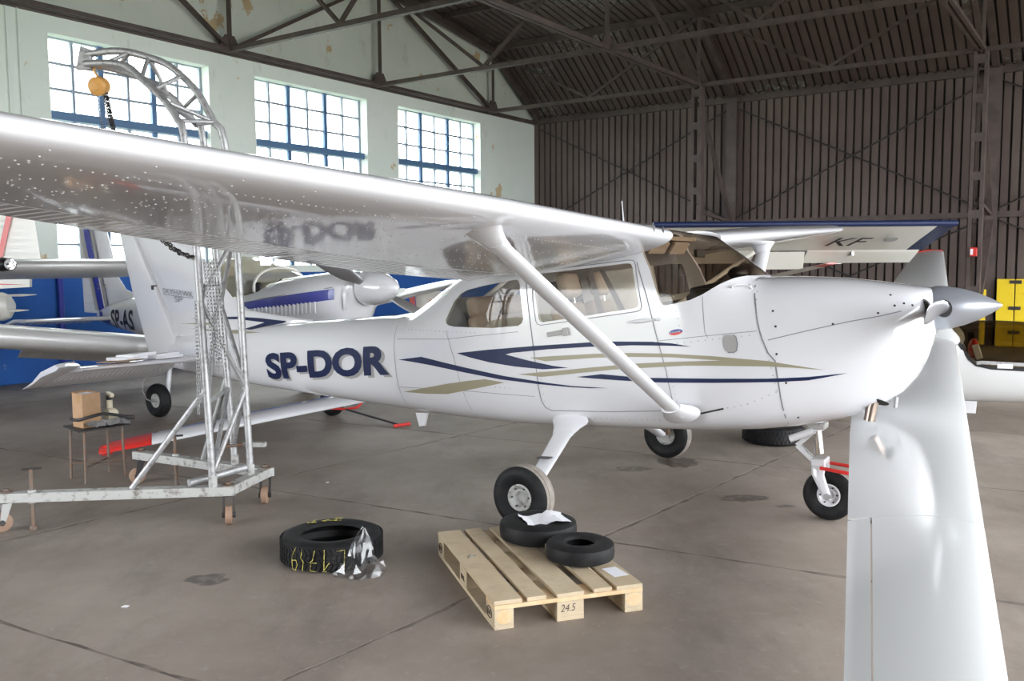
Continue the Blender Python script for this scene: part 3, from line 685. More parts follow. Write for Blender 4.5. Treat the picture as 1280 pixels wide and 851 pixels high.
for sg in (-1, 1):
    ys = [.50, .8, 1.2, 1.7, 2.2, 2.6, 3.2, 3.8, 4.4, 5.0, 5.3]
    rings = [wing_ring(y, sg) for y in ys]
    for f, yy in ((.93, 5.38), (.75, 5.44), (.4, 5.48)):
        base = wing_ring(5.3, sg); cx = sum(p[0] for p in base) / len(base); cz = sum(p[2] for p in base) / len(base)
        rings.append([(cx + (p[0] - cx) * (.85 + .15 * f), sg * yy, cz + .01 + (p[2] - cz) * f) for p in base])
    wg = MB().loft(rings).build('wing', WHITE, PLANE, True, angle=50)
    surf_flap('flap', .62, 2.62, sg, PLANE); surf_flap('aileron', 2.66, 5.25, sg, PLANE)
    if sg < 0:
        mb = MB()     # rivet rows on the underside
        def wr(y, x, r=.0045):
            (lx, lz), (tx, tz) = wl(y); c = lx - tx; mb.lathe([(r * 1.2, .0005), (r * .7, -.0022), (0, -.003)], 6, Matrix.Translation((lx - c * x, -y, lz + (tz - lz) * x + afy(x)[1] * c)))
        for x in (.155, .30, .44, .58, .70):
            y = .7
            while y < 5.2: wr(y, x); y += .04 if x == .155 else .075
        for k in range(14):
            y = .75 + k * .34; x = .05
            while x < .72: wr(y, x); x += .045
        for yc, xc in ((2.95, .38), (3.5, .38), (4.1, .38), (4.6, .38)):
            for k in range(20):
                a = 2 * PI * k / 20; (lx, lz), (tx, tz) = wl(yc); wr(yc + .12 * math.cos(a), xc + .09 * math.sin(a), .003)
        tag(mb.build('wing_rivets', WHITE, PLANE), kind='stuff')
        (lx, lz), _ = wl(.8)
        MB().prism([(0, -.022), (.012, .018), (-.012, .02)], lambda p, k: (lx + .012 + p[0] * .2 + (0, .004)[k], -.86 + p[0], lz + .02 + p[1])).build('fuel_vent', DARKST, PLANE)
        MB().lathe([(0, .004), (.018, .003), (.02, 0)], 12, Matrix.Translation((lx - .005, -.66, lz + .015)) @ Matrix.Diagonal((1, .6, 1.5, 1)) @ Matrix.Rotation(PI / 2, 4, 'Y')).build('air_inlet', BLACKP, PLANE)
    # strut with upper cuff and lower fairing
    def sring(p, ch, th, q=0.0, d=(1, 0, 0), n=18):
        d = Vector(d).normalized(); ax = Vector((-.31, sg * -1.92, -1.25 + 2.5)).normalized() if False else None
        return [(p[0] + d.x * ch * .5 * math.cos(2 * PI * k / n), p[1] + sg * 0 + math.sin(2 * PI * k / n) * th * .5 * .8, p[2] + d.z * ch * .5 * math.cos(2 * PI * k / n) + math.sin(2 * PI * k / n) * th * .5 * .6 * sg * -1 * -1) for k in range(n)]
    A = Vector((-.62, sg * .60, .70)); B = Vector((-.85, sg * 2.40, 1.86)); dr = (B - A).normalized(); nx = Vector((1, 0, 0)); nx = (nx - dr * nx.dot(dr)).normalized(); ny = dr.cross(nx)
    def srg(p, ch, th, dx=nx, n=20):
        r = []
        for k in range(n):
            a = 2 * PI * k / n; e = math.cos(a); w_ = math.sin(a) * (1 if e > 0 else (1 - .45 * e * e)); r.append(p + dx * (ch * .5 * e) + ny * (th * .5 * w_))
        return r
    MB().loft([srg(A - dr * .02, .125, .062), srg(A + dr * .6, .13, .066), srg(B, .13, .066)]).build('wing_strut', WHITE, PLANE, True)
    C_ = Vector((-.89, sg * 2.50, 1.965)); rr = []
    for f, ch, th in ((0, .134, .07), (.25, .15, .08), (.5, .19, .09), (.75, .25, .105), (.92, .33, .12), (1, .37, .13)):
        p = (B - dr * .06) * (1 - f) + C_ * f; g = f * f
        nn = (ny * (1 - g) + Vector((0, -sg * (1 if ny.y * -sg > 0 else -1), 0)) * g).normalized(); r = []
        for k in range(20):
            a = 2 * PI * k / 20; r.append(p + nx * (ch * .5 * math.cos(a)) + nn * (th * .5 * math.sin(a)))
        rr.append(r)
    cf = MB().loft(rr).build('strut_cuff', WHITE, PLANE, True)
    if sg < 0: MB().tube([(-.95 + .016 * math.cos(a), -2.40, 1.80 + .018 * math.sin(a)) for a in [k * PI / 6 for k in range(12)]], .004, 6, closed=True).build('tie_down_ring', CHROME, PLANE)
    rr = []
    for f, ch, th in ((0, .27, .13), (.3, .235, .125), (.6, .19, .10), (1, .14, .078)):
        p = Vector((-.62, sg * .515, .685)) * (1 - f) + (A + dr * .10) * f
        rr.append([p + Vector((1, 0, .12)) * (ch * .5 * math.cos(2 * PI * k / 20)) + (Vector((0, 0, 1)) * (1 - f) + ny * f * (1 if ny.z > 0 else -1)) * (th * .5 * math.sin(2 * PI * k / 20)) for k in range(20)])
    MB().loft(rr).build('strut_fairing', WHITE, PLANE, True)
    # main gear leg + wheel
    W0 = G2L((-1.48, sg * 1.27, .225)); axis = (G2L((-1.48, sg * 2.27, .225)) - W0).normalized()
    top = Vector((-1.54, sg * .50, .575)); bot = W0 + Vector((-.02, -sg * .13, .02)); rr = []
    for f, ch in ((0, .165), (.3, .155), (.7, .135), (1, .115)):
        p = top * (1 - f) + bot * f; rr.append([p + Vector((ch * .5 * math.cos(2 * PI * k / 16), 0, 0)) + Vector((0, .4, .9)) .normalized() * (.03 * math.sin(2 * PI * k / 16)) for k in range(16)])
    lg = MB().loft(rr).build('gear_leg', WHITE, PLANE, True)
    if sg < 0:
        p = top * .45 + bot * .55; MB().box(p + Vector((-.005, -.04, .02)), (.105, .05, .008)).build('step', DARKST, lg)
    rr = []
    for f, ch, th in ((0, .31, .13), (.4, .235, .10), (.8, .19, .08), (1, .175, .07)):
        p = top + Vector((0, -sg * .05, .035)) * (1 - f) + (bot - top) * .13 * f
        rr.append([p + Vector((ch * .5 * math.cos(2 * PI * k / 18), 0, 0)) + Vector((0, .3, .95)).normalized() * (th * .5 * math.sin(2 * PI * k / 18)) for k in range(18)])
    MB().loft(rr).build('leg_fairing', WHITE, PLANE, True)
    def wheel(c, rad, wid, hub_r, parent, hubmat, sg=sg, ax=axis):
        q = Vector((0, 0, 1)).rotation_difference(Vector((ax.x * 1, ax.y, ax.z)) * 1).to_matrix().to_4x4(); M = Matrix.Translation(c) @ q
        h = wid / 2; pr = [(hub_r, -h * .55), (hub_r + .012, -h * .75), (rad * .72, -h * .98), (rad * .86, -h * .92), (rad * .955, -h * .62)]
        t = MB().lathe(pr, 40, M, cap=False); 
        t.lathe([(rad * .955, -h * .62), (rad * .985, -h * .45), (rad * .985, -h * .36), (rad * .975, -h * .35), (rad * .975, -h * .32), (rad * .992, -h * .31), (rad, 0), (rad * .992, h * .31), (rad * .975, h * .32), (rad * .975, h * .35), (rad * .985, h * .36), (rad * .985, h * .45), (rad * .955, h * .62)], 40, M, mi=1, cap=False)
        t.lathe([(r, -z) for r, z in pr[::-1]], 40, M, cap=False)
        w = t.build('tire', [RUBBER, TREAD], parent, True)
        rim = MB().lathe([(hub_r + .004, h * .55), (hub_r + .004, h * .72), (hub_r * .93, h * .74), (hub_r * .88, h * .60), (hub_r * .62, h * .42), (hub_r * .56, h * .48), (hub_r * .48, h * .50), (hub_r * .44, h * .2), (0, h * .15)], 32, M, cap=False)
        rim.lathe([(0, -h * .3), (hub_r * .9, -h * .45), (hub_r + .004, -h * .7)], 32, M, cap=False)
        rm = rim.build('wheel_rim', hubmat, parent, True)
        for k in range(6):
            a = 2 * PI * k / 6; MB().lathe([(.006, 0), (.006, .012), (0, .013)], 6, M @ Matrix.Translation((hub_r * .75 * math.cos(a), hub_r * .75 * math.sin(a), h * .5))).build('wheel_bolt', DARKST, rm)
        return w, M
    wheel(W0, .222, .158, .088, PLANE, STEELP)
    if sg > 0: MB().box(W0 + Vector((.02, -.09, .05)), (.08, .05, .09)).build('brake_caliper', RUSTY, PLANE, bevel=.008)
    MB().tube([bot, W0], .03, 12).build('axle', STEELP, PLANE)
    # tailplane
    rings = [];
    for y in (.02, .5, 1.0, 1.52):
        lx = -5.70 - .2 * y; rings.append([Vector((p.x, sg * y, p.z)) for p in airfoil_ring((lx, 0, 1.135 + .01 * y), (-6.34, 0, 1.13 + .01 * y), 0, t=.13, n=10)])
    MB().loft(rings).build('stabilizer', WHITE, PLANE, True)
    rows = []; n = 72; el = MB()
    for i in range(n + 1):
        y = .22 + (1.54 - .22) * i / n; h = .007 if (i % 3 == 1) else 0; te = -6.66 - .02 * y; zt = .985 - .05 * (1.5 - y) / 1.3 * .6
        rows.append([(te, sg * y, zt), (-6.5, sg * y, 1.07 + h + (zt - .985) * .5), (-6.36, sg * y, 1.155), (-6.345, sg * y, 1.14), (-6.36, sg * y, 1.118), (-6.5, sg * y, 1.045 - h + (zt - .985) * .5)])
    ev = el.loft(rows).build('elevator', WHITE, PLANE)
    hr = []
    for y in (1.545, 1.60, 1.68, 1.715, 1.725):
        e = 1 - ((y - 1.545) / .18) ** 3 * .5; mid = Vector((-6.34, sg * y, 1.135)); hr.append([(-6.69, sg * y, .985), (-6.5, sg * y, 1.045 + .02 * e), (-6.34, sg * y, 1.135 + .035 * e), (-6.10, sg * y, 1.20 + .03 * e), (-5.99 - .1 * (1 - e), sg * y, 1.19), (-6.10, sg * y, 1.165 - .01 * e), (-6.34, sg * y, 1.115 - .02 * e), (-6.5, sg * y, 1.04 - .01 * e)])
    MB().loft(hr).build('elevator_horn', WHITE, PLANE, True)
# fin and rudder
def fin_ring(z, le, te, th, x0=None):
    n = 14; pts = []
    for k in range(n):
        a = 2 * PI * k / n; c = math.cos(a); x = (le + te) / 2 + (le - te) / 2 * c; pts.append((x, th / 2 * math.sin(a) * (1 if c > -.2 else .9), z))
    return pts
fr = []
for z, le, te, th in ((1.30, -5.2, -6.58, .11), (1.46, -4.55, -6.66, .105), (1.52, -4.95, -6.69, .10), (1.60, -5.45, -6.73, .10), (1.75, -5.70, -6.80, .10), (2.0, -5.93, -6.93, .095), (2.25, -6.17, -7.06, .085), (2.56, -6.48, -7.21, .07)): fr.append(fin_ring(z, le, te, th))
MB().loft(fr).build('fin', WHITE, PLANE, True, angle=60)
rr = []
for z, a, b, th in ((1.075, -6.60, -7.05, .05), (1.12, -6.51, -7.12, .085), (1.4, -6.655, -7.205, .095), (1.9, -6.90, -7.35, .09), (2.56, -7.235, -7.49, .065), (2.57, -6.50, -7.50, .066), (2.66, -6.62, -7.52, .055), (2.71, -6.8, -7.49, .03)): rr.append([(a, th * .42, z), (a - .04, th * .5, z), (b, .006, z), (b, -.006, z), (a - .04, -th * .5, z), (a, -th * .42, z)])
MB().loft(rr[:5]).build('rudder', WHITE, PLANE, True)
MB().loft(rr[5:]).build('fin_cap', WHITE, PLANE, True)
for z in (1.14, 1.92): MB().box((-6.53 - .5 * (z - 1.13), -.03, z), (.02, .06, .05)).build('rudder_hinge', DARKST, PLANE)
# nose: spinner, propeller, exhaust, inlets
mb = MB().lathe([(.142, 0), (.143, .02), (.137, .08), (.115, .17), (.083, .255), (.046, .325), (.02, .365), (.006, .383), (0, .385)], 40, Matrix.Translation((.935, 0, 1.325)) @ Matrix.Rotation(R(90), 4, 'Y'), cap=True)
SP_ = mb.build('spinner', SPINNER, PLANE, True)
for sg in (-1, 1):
    MB().lathe([(0, .003), (.052, .003), (.056, 0)], 24, Matrix.Translation((1.005, sg * .128, 1.325)) @ Matrix.Rotation(R(13), 4, 'Z' ) @ Matrix.Rotation(-sg * PI / 2, 4, 'X') @ Matrix.Diagonal((.85, 1, 4, 1))).build('blade_cutout', BLACKP, SP_)
    rr = []
    for r_, ch, th, pit in ((.09, .075, .055, 60), (.17, .085, .05, 55), (.27, .125, .032, 42), (.45, .15, .022, 30), (.7, .14, .015, 22), (.9, .11, .010, 17), (.95, .06, .006, 16)):
        p = R(pit); cv = Vector((math.sin(p), 0, sg * -math.cos(p))); tv = Vector((math.cos(p), 0, sg * math.sin(p)))
        rr.append([Vector((1.0, sg * r_, 1.325)) + cv * (ch * .5 * math.cos(2 * PI * k / 14)) + tv * (th * .5 * math.sin(2 * PI * k / 14)) for k in range(14)])
    MB().loft(rr).build('propeller_blade', PROP, PLANE, True)
    # cooling inlet beside the spinner
    x = .885; MB().lathe([(.045, .0), (.060, .012), (.066, 0)], 20, Matrix.Translation((.895, sg * .215, 1.33)) @ Matrix.Rotation(-sg * R(42), 4, 'Z') @ Matrix.Rotation(R(90), 4, 'Y') @ Matrix.Diagonal((1.0, 1.25, 1, 1)), cap=False).build('cooling_inlet', WHITE, PLANE, True)
    MB().lathe([(0, .002), (.055, 0)], 20, Matrix.Translation((.893, sg * .213, 1.33)) @ Matrix.Rotation(-sg * R(42), 4, 'Z') @ Matrix.Rotation(R(90), 4, 'Y') @ Matrix.Diagonal((1.0, 1.25, 1, 1)), cap=False).build('inlet_mesh', DARKIN, PLANE)
ex = MB().tube([(.60, -.24, .80), (.575, -.25, .72), (.555, -.258, .625)], .036, 18, cap=False).build('exhaust_pipe', RUSTY, PLANE, True); ex.data.materials[0] = mat('heat_tinted_steel', (.30, .24, .20), .3, metal=.9)
MB().lathe([(0, 0), (.034, 0)], 18, Matrix.Translation((.5555, -.258, .63)) @ Matrix.Rotation(R(12), 4, 'Y')).build('exhaust_bore', DARKIN, ex)
MB().lathe([(0, .006), (.062, .004), (.066, 0)], 24, Matrix.Translation((.605, -.262, .752)) @ Matrix.Rotation(R(150), 4, 'X') @ Matrix.Rotation(R(-12), 4, 'Y') @ Matrix.Diagonal((1.2, .75, 1, 1))).build('exhaust_cutout', DARKIN, PLANE)
MB().tube([(.70, -.10, .76), (.69, -.10, .69)], .012, 10).build('breather_tube', ALU, PLANE)
# nose gear
NW = G2L((.235, 0, .182)); nax = Vector((0, -1, 0)); dn = (G2L((.235, 0, 1)) - G2L((.235, 0, 0))).normalized()
st = Vector((.155, 0, .60)); fk = NW + Vector((-.055, 0, .20))
MB().tube([st + (st - fk) * .4, st, fk + (st - fk) * .25], .034, 16).build('oleo_strut', CHROME, PLANE, True)
MB().tube([st + (st - fk).normalized() * .14, st + (st - fk).normalized() * -.09], .05, 16).build('strut_collar', WHITE, PLANE, True)
MB().box(Vector((.165, 0, .545)), (.13, .12, .045)).build('steering_collar', STEELP, PLANE, bevel=.01)
for sg in (-1, 1):
    rr = []
    for p, a, b in ((fk + Vector((0, sg * .05, .02)), .10, .04), (fk + Vector((.0, sg * .085, -.05)), .085, .03), (NW + Vector((-.012, sg * .088, .03)), .065, .022), (NW + Vector((0, sg * .088, -.02)), .05, .02)):
        rr.append([p + Vector((a * .5 * math.cos(2 * PI * k / 14), b * .5 * math.sin(2 * PI * k / 14), 0)) for k in range(14)])
    MB().loft(rr).build('nose_fork', WHITE, PLANE, True)
    MB().lathe([(0, .03), (.024, .028), (.028, 0)], 14, Matrix.Translation(NW + Vector((0, sg * .075, 0))) @ Matrix.Rotation(-sg * PI / 2, 4, 'X')).build('axle_cap', ALU, PLANE, True)
MB().box(fk + Vector((0, 0, .03)), (.10, .15, .05)).build('fork_crown', WHITE, PLANE, bevel=.012)
wheel(NW, .182, .125, .075, PLANE, WHITE, ax=nax)
k0 = Vector((.13, 0, .49)); k1 = Vector((.025, 0, .405)); k2 = fk + Vector((-.03, 0, .02))
for s_ in (-.022, .022):
    MB().bar(k0 + Vector((0, s_, 0)), k1 + Vector((0, s_, 0)), .014, .03).build('torque_link', WHITE, PLANE); MB().bar(k1 + Vector((0, s_, 0)), k2 + Vector((0, s_, 0)), .014, .03).build('torque_link', WHITE, PLANE)
MB().tube([Vector((.15, -.05, .515)), Vector((-.01, -.06, .455))], .026, 14).build('shimmy_damper', WHITE, PLANE, True)
# cabin interior -----------------------------------------------------
MB().box((-1.5, 0, .80), (2.0, .78, .04)).build('cabin_floor', BLACKP, PLANE)
pn = MB().prism([(-.22, 1.53), (-.50, 1.545), (-.60, 1.50), (-.54, 1.10), (-.30, 1.0), (-.24, 1.0)], lambda p, k: (p[0], (-.385, .385)[k], p[1])).build('instrument_panel', BLACKP, PLANE, bevel=.012)
for y in (-.26, .26):
    MB().tube([(-.56, y, 1.30), (-.72, y, 1.30)], .012).build('yoke_shaft', BLACKP, PLANE)
    MB().tube([(-.72, y - .14, 1.40), (-.73, y - .15, 1.32), (-.73, y, 1.29), (-.73, y + .15, 1.32), (-.72, y + .14, 1.40)], .016).build('control_yoke', BLACKP, PLANE, True)
def cushion(c, size, rot=None, bev=.05): return MB().box(c, size, rot).mesh('cushion', bev, 3)
rs = Matrix.Rotation(R(-12), 3, 'Y')
for y in (-.26, .26):
    s_ = link('front_seat', cushion((-1.30, y, .98), (.48, .42, .16)), LEATHER, PLANE, True)
    link('seat_backrest', cushion((-1.56, y, 1.24), (.12, .42, .52), rs), LEATHER, s_, True); link('headrest', cushion((-1.585, y, 1.63), (.10, .25, .20), rs, .045), LEATHER, s_, True)
    for d in (-.06, .06): MB().tube([(-1.58, y + d, 1.55), (-1.57, y + d, 1.45)], .007).build('headrest_post', CHROME, s_)
    MB().box((-1.30, y, .86), (.36, .36, .10)).build('seat_base', BLACKP, s_)
s_ = link('rear_bench', cushion((-2.12, 0, 1.0), (.46, .86, .16)), LEATHER, PLANE, True)
for y in (-.215, .215):
    link('bench_backrest', cushion((-2.36, y, 1.22), (.13, .42, .44), rs), LEATHER, s_, True); link('headrest', cushion((-2.42, y, 1.50), (.12, .36, .17), rs, .05), LEATHER, s_, True)
for dx, dy in ((-1.25, 0), (-1.17, .03)):
    MB().prism([(-.02, 1.72), (.02, 1.72), (.10 + (dx + 1.25) * 1.2, 1.37), (.05 + (dx + 1.25) * 1.2, 1.37)], lambda p, k: (p[0] + dx - .03, -.485 + dy + (0, .004)[k], p[1])).build('shoulder_belt', GREYB, PLANE)
MB().box((-1.5, 0, 1.925), (1.4, .86, .03)).build('headliner', TRIMBG, PLANE)
for y in (-.2, .2): MB().box((-.86, y, 1.86), (.03, .30, .10), Matrix.Rotation(R(35), 3, 'Y')).build('sun_visor', LEATHER, PLANE, bevel=.01)
MB().box((-.62, 0, 1.80), (.03, .17, .06)).build('mirror', BLACKP, PLANE, bevel=.008)
MB().prism([(-.21, 1.50), (-.21, 1.565), (-.38, 1.585), (-.60, 1.55), (-.60, 1.50)], lambda p, k: (p[0], (-.31, .31)[k], p[1])).build('glareshield', BLACKP, PLANE, bevel=.015)
MB().sphere((-.36, .06, 1.635), .065, sc=(1.1, 1.6, .8)).build('headset', BLACKP, PLANE, True)

# tow bar on the nose wheel
tb = empty('tow_bar', mat=Matrix.Translation(MP @ NW), label='red forked tow bar hooked to the nose wheel of the white airplane', cat='tow bar')
tbo = MP @ NW
for sg in (-1, 1):
    a = MP @ (fk + Vector((.02, sg * .10, .0))); b = MP @ Vector((.42, sg * .11, .235)); c = MP @ Vector((.68, sg * .03, .075))
    MB().tube([a - tbo, b - tbo, c - tbo], .013, 10).build('fork_arm', RED, tb, True)
a = MP @ Vector((.67, 0, .085)); b = MP @ Vector((.93, 0, -.1))
MB().tube([a - tbo, Vector((b.x, b.y, .02)) - tbo], .014, 10).build('draw_bar', RED, tb, True)
hx = MP.to_3x3() @ Vector((0, .18, 0)); MB().tube([Vector((b.x, b.y, .014)) - tbo + hx, Vector((b.x, b.y, .014)) - tbo - hx], .014, 10).build('grip', BLACKP, tb, True)
# ------------------------------------------------------------------ other aircraft parked around
def fr(o, yaw): return Matrix.Translation(Vector(o)) @ Matrix.Rotation(yaw, 4, 'Z')
def sect(table, x):
    if x >= table[0][0]: return table[0][1:]
    for a, b in zip(table, table[1:]):
        if x >= b[0]:
            f = (a[0] - x) / (a[0] - b[0]); return tuple(p + (q - p) * f for p, q in zip(a[1:], b[1:]))
    return table[-1][1:]
def ring_t(table, x, N=36, inset=0.0):
    zb, zt, zm, w, n = sect(table, x); out = []
    for k in range(N):
        a = 2 * PI * (k + .5) / N; c, s = math.cos(a), math.sin(a); h = (zt - zm if s > 0 else zm - zb) - inset
        out.append((x, (w - inset) * math.copysign(abs(c) ** (2 / n), c), zm + h * math.copysign(abs(s) ** (2 / n), s)))
    return out
def half_t(table, x, z):
    zb, zt, zm, w, n = sect(table, x); h = (zt - zm) if z > zm else (zm - zb); r = min(1, abs(z - zm) / h); return w * (1 - r ** n) ** (1 / n)
def hull_t(table, a, b, inset=0.0, N=36):
    st = [a]; x = a
    while x - .12 > b: x -= .12; st.append(x)
    st.append(b); return MB().loft([ring_t(table, x, N, inset) for x in st])
def wing_loft(stations, t=.13, n=14):     # stations: (le, te)
    return MB().loft([airfoil_ring(le, te, 0, t=t, n=n) for le, te in stations])
def small_wheel(c, rad, wid, parent, ax, rimmat=None, hub=.42):
    q = Vector((0, 0, 1)).rotation_difference(Vector(ax)).to_matrix().to_4x4(); M = Matrix.Translation(Vector(c)) @ q; h = wid / 2; hr = rad * hub
    t = MB().lathe([(hr, -h * .6), (rad * .75, -h), (rad * .94, -h * .7), (rad, -h * .3), (rad, h * .3), (rad * .94, h * .7), (rad * .75, h), (hr, h * .6)], 32, M, cap=False).build('tire', RUBBER, parent, True)
    MB().lathe([(0, -h * .35), (hr * .9, -h * .5), (hr + .003, -h * .62), (hr + .003, h * .62), (hr * .9, h * .45), (hr * .5, h * .3), (hr * .4, h * .5), (0, h * .5)], 24, M, cap=False).build('wheel_rim', rimmat or STEELP, parent, True)

# --- low-wing trainer with blue stripes, behind the tail of the big airplane
ML = fr((-3.55, 11.4, 0), R(-34))
LW = empty('airplane', mat=ML, label='white low-wing airplane with royal blue side stripe and bubble canopy, marked SP-AS', cat='airplane')
ZT = [(2.27, 1.34, 1.70, 1.52, .18, 2), (2.22, 1.20, 1.715, 1.48, .27, 2.2), (2.1, 1.02, 1.72, 1.42, .36, 2.6), (1.8, .86, 1.70, 1.32, .42, 2.9), (1.1, .74, 1.63, 1.2, .47, 3), (.8, .72, 1.54, 1.15, .49, 3), (.3, .70, 1.42, 1.1, .50, 3), (-.6, .70, 1.40, 1.08, .48, 2.8), (-1.2, .73, 1.40, 1.08, .40, 2.5), (-2.0, .82, 1.37, 1.08, .27, 2.3), (-2.6, .90, 1.27, 1.08, .15, 2.2), (-3.05, .98, 1.15, 1.06, .05, 2)]
hull_t(ZT, 2.27, -3.05).build('fuselage', WHITE, LW, True, angle=50)
zs = lambda x, z: -half_t(ZT, x, z)
link('side_stripe', surf_mesh(poly2d([(-.2, 1.24), (.5, 1.25), (1.4, 1.31), (2.12, 1.40), (2.12, 1.52), (1.6, 1.46), (.9, 1.37), (.4, 1.30), (-.2, 1.265)]), zs, .004, .09), BLUE, LW)
for k in range(16): MB().box((.95 + k * .062, zs(.95 + k * .062, 1.26 + k * .006) - .005, 1.22 + k * .006), (.022, .02, .13)).build('louver', WHITE, LW, bevel=.004)
for d in (0, .1): MB().tube([(1.0 + d, zs(1.0 + d, 1.56) - .003, 1.52 + d * .05), (1.07 + d, -.25, 1.62 + d * .05)], .008, 6).build('vent_slot', BLACKP, LW)
fuse2 = MB().tube([(.3, zs(.3, 1.295) - .002, 1.295), (1.2, zs(1.2, 1.415) - .002, 1.415), (2.1, zs(2.1, 1.535) - .002, 1.535)], .006, 6).build('cowl_hinge', SEAM, LW)
CT = [(1.12, 1.52, 1.645, 1.54, .30, 2.2), (.9, 1.45, 1.735, 1.5, .40, 2.3), (.6, 1.40, 1.84, 1.42, .46, 2.4), (.2, 1.38, 1.905, 1.4, .475, 2.5), (-.2, 1.37, 1.85, 1.4, .46, 2.5), (-.6, 1.37, 1.72, 1.4, .42, 2.4), (-1.1, 1.36, 1.50, 1.38, .33, 2.2), (-1.5, 1.36, 1.40, 1.37, .2, 2)]
hull_t(CT, 1.12, -1.5, 0, 32).build('canopy', CANOPYC, LW, True, angle=60)
for x in (.86, -.1):
    r_ = ring_t(CT, x, 32); MB().tube([p for p in r_ if p[2] > 1.40], .022, 8).build('canopy_frame', WHITE_W, LW, True)
for y in (-.22, .22):
    link('seat', cushion((-.35, y, 1.42), (.12, .36, .48), rs), DARKIN, LW, True); MB().sphere((-.40, y, 1.70), .10, sc=(.6, 1.2, 1)).build('headrest', LEATHER, LW, True)
MB().prism([(.55, 1.38), (.95, 1.38), (.95, 1.58), (.72, 1.62)], lambda p, k: (p[0], (-.4, .4)[k], p[1])).build('instrument_panel', BLACKP, LW, bevel=.03)
MB().lathe([(.195, 0), (.20, .02), (.195, .12), (.165, .27), (.11, .39), (.05, .455), (0, .475)], 36, Matrix.Translation((2.29, 0, 1.525)) @ Matrix.Rotation(PI / 2, 4, 'Y')).build('spinner', WHITE, LW, True)
for sg, ang in ((1, 0), (-1, 0)):
    rr = []; dv = Vector((0, -.93, .36)).normalized() * sg; cvx = Vector((1, 0, 0)); tv = dv.cross(cvx)
    for r_, ch, th, pit in ((.14, .08, .06, 55), (.25, .11, .04, 48), (.45, .16, .025, 35), (.7, .15, .016, 25), (.88, .12, .01, 20), (.93, .06, .006, 20)):
        p = R(pit); c_ = cvx * math.sin(p) + tv * math.cos(p); n_ = dv.cross(c_); rr.append([Vector((2.38, 0, 1.525)) + dv * r_ + c_ * (ch * .5 * math.cos(2 * PI * k / 12)) + n_ * (th * .5 * math.sin(2 * PI * k / 12)) for k in range(12)])
    MB().loft(rr).build('propeller_blade', PROP, LW, True)
for sg in (-1, 1):
    MB().lathe([(.055, 0), (.09, .03), (.10, 0)], 18, Matrix.Translation((2.17, sg * .24, 1.42)) @ Matrix.Rotation(-sg * R(35), 4, 'Z') @ Matrix.Rotation(PI / 2, 4, 'Y') @ Matrix.Diagonal((1.5, .7, 1, 1)), cap=False).build('cooling_inlet', WHITE, LW, True)
    MB().lathe([(0, .01), (.07, 0)], 18, Matrix.Translation((2.17, sg * .24, 1.42)) @ Matrix.Rotation(-sg * R(35), 4, 'Z') @ Matrix.Rotation(PI / 2, 4, 'Y') @ Matrix.Diagonal((1.5, .7, 1, 1)), cap=False).build('inlet_mesh', DARKIN, LW)
    dz = lambda y: .74 + .14 * (y - .5) if sg < 0 else .955 + .12 * (y - .5)
    def zle(y): return Vector((.2, sg * y, dz(y)))
    def zte(y): return Vector((-.75, sg * y, dz(y) - .04))
    wing_loft([(zle(y), zte(y)) for y in (.40, 1.2, 2.2, 3.2, 4.6)] + [(zle(4.75) + Vector((-.15, 0, .01)), zte(4.75) + Vector((.1, 0, .01)))], t=.27 if sg < 0 else .10).build('wing', SILVERW, LW, True, angle=50)
    rows = []; n = 60
    for i in range(n + 1):
        y = .55 + (2.25 - .55) * i / n; h = .006 if i % 3 == 1 else 0; z = dz(y) - .04; rows.append([(-.74, sg * y, z + .02), (-.9, sg * y, z - .07 + h), (-1.02, sg * y, z - .19), (-.9, sg * y, z - .11 - h), (-.76, sg * y, z - .06)])
    MB().loft(rows).build('flap', SILVERW, LW)
    wing_loft([((-.74, sg * y, dz(y) - .04), (-1.01, sg * y, dz(y) - .06)) for y in (2.3, 4.2)], t=.12).build('aileron', SILVERW, LW, True)
    MB().tube([(0, sg * .95, .80), (0, sg * 1.16 - sg * .12, .22)], .03, 10).build('gear_leg', WHITE, LW, True)
    small_wheel((0, sg * 1.16, .20), .20, .13, LW, (0, -1, 0)); MB().tube([(0, sg * 1.04, .2), (0, sg * 1.25, .2)], .018, 8).build('axle', ALU, LW)
    if sg < 0: MB().tube([(.02, -1.26, .20), (-.08, -1.26, .22), (-.16, -1.25, .30), (-.15, -1.25, .42), (-.05, -1.22, .55)], .008, 6).build('brake_line', ALU, LW)
    wing_loft([((-2.50 - .1 * y, sg * y, 1.03 + .02 * y), (-2.95, sg * y, 1.03 + .02 * y)) for y in (.08, .6, 1.1, 1.3)], t=.14).build('stabilizer', WHITE, LW, True)
    rows = []
    for i in range(40):
        y = .12 + 1.2 * i / 39; h = .006 if i % 3 == 1 else 0; z = 1.03 + .02 * y; rows.append([(-2.93, sg * y, z + .02), (-3.1, sg * y, z - .03 + h), (-3.26, sg * y, z - .085), (-3.1, sg * y, z - .06 - h), (-2.95, sg * y, z - .025)])
    MB().loft(rows).build('elevator', WHITE, LW)
MB().tube([(1.66, 0, .78), (1.68, 0, .38)], .035, 10).build('nose_leg', DARKST, LW); small_wheel((1.70, 0, .175), .175, .12, LW, (0, -1, 0), DARKST)
for d in (-.08, .08): MB().bar((1.68, d, .40), (1.70, d, .175), .02, .04).build('nose_fork', DARKST, LW)
MB().loft([fin_ring(z, le, te, th) for z, le, te, th in ((1.10, -1.7, -2.86, .10), (1.33, -1.9, -2.90, .10), (1.45, -2.35, -2.94, .09), (1.64, -2.55, -3.0, .085), (2.0, -2.67, -3.12, .08), (2.36, -2.8, -3.24, .07))]).build('fin', WHITE, LW, True, angle=60)
rows = []
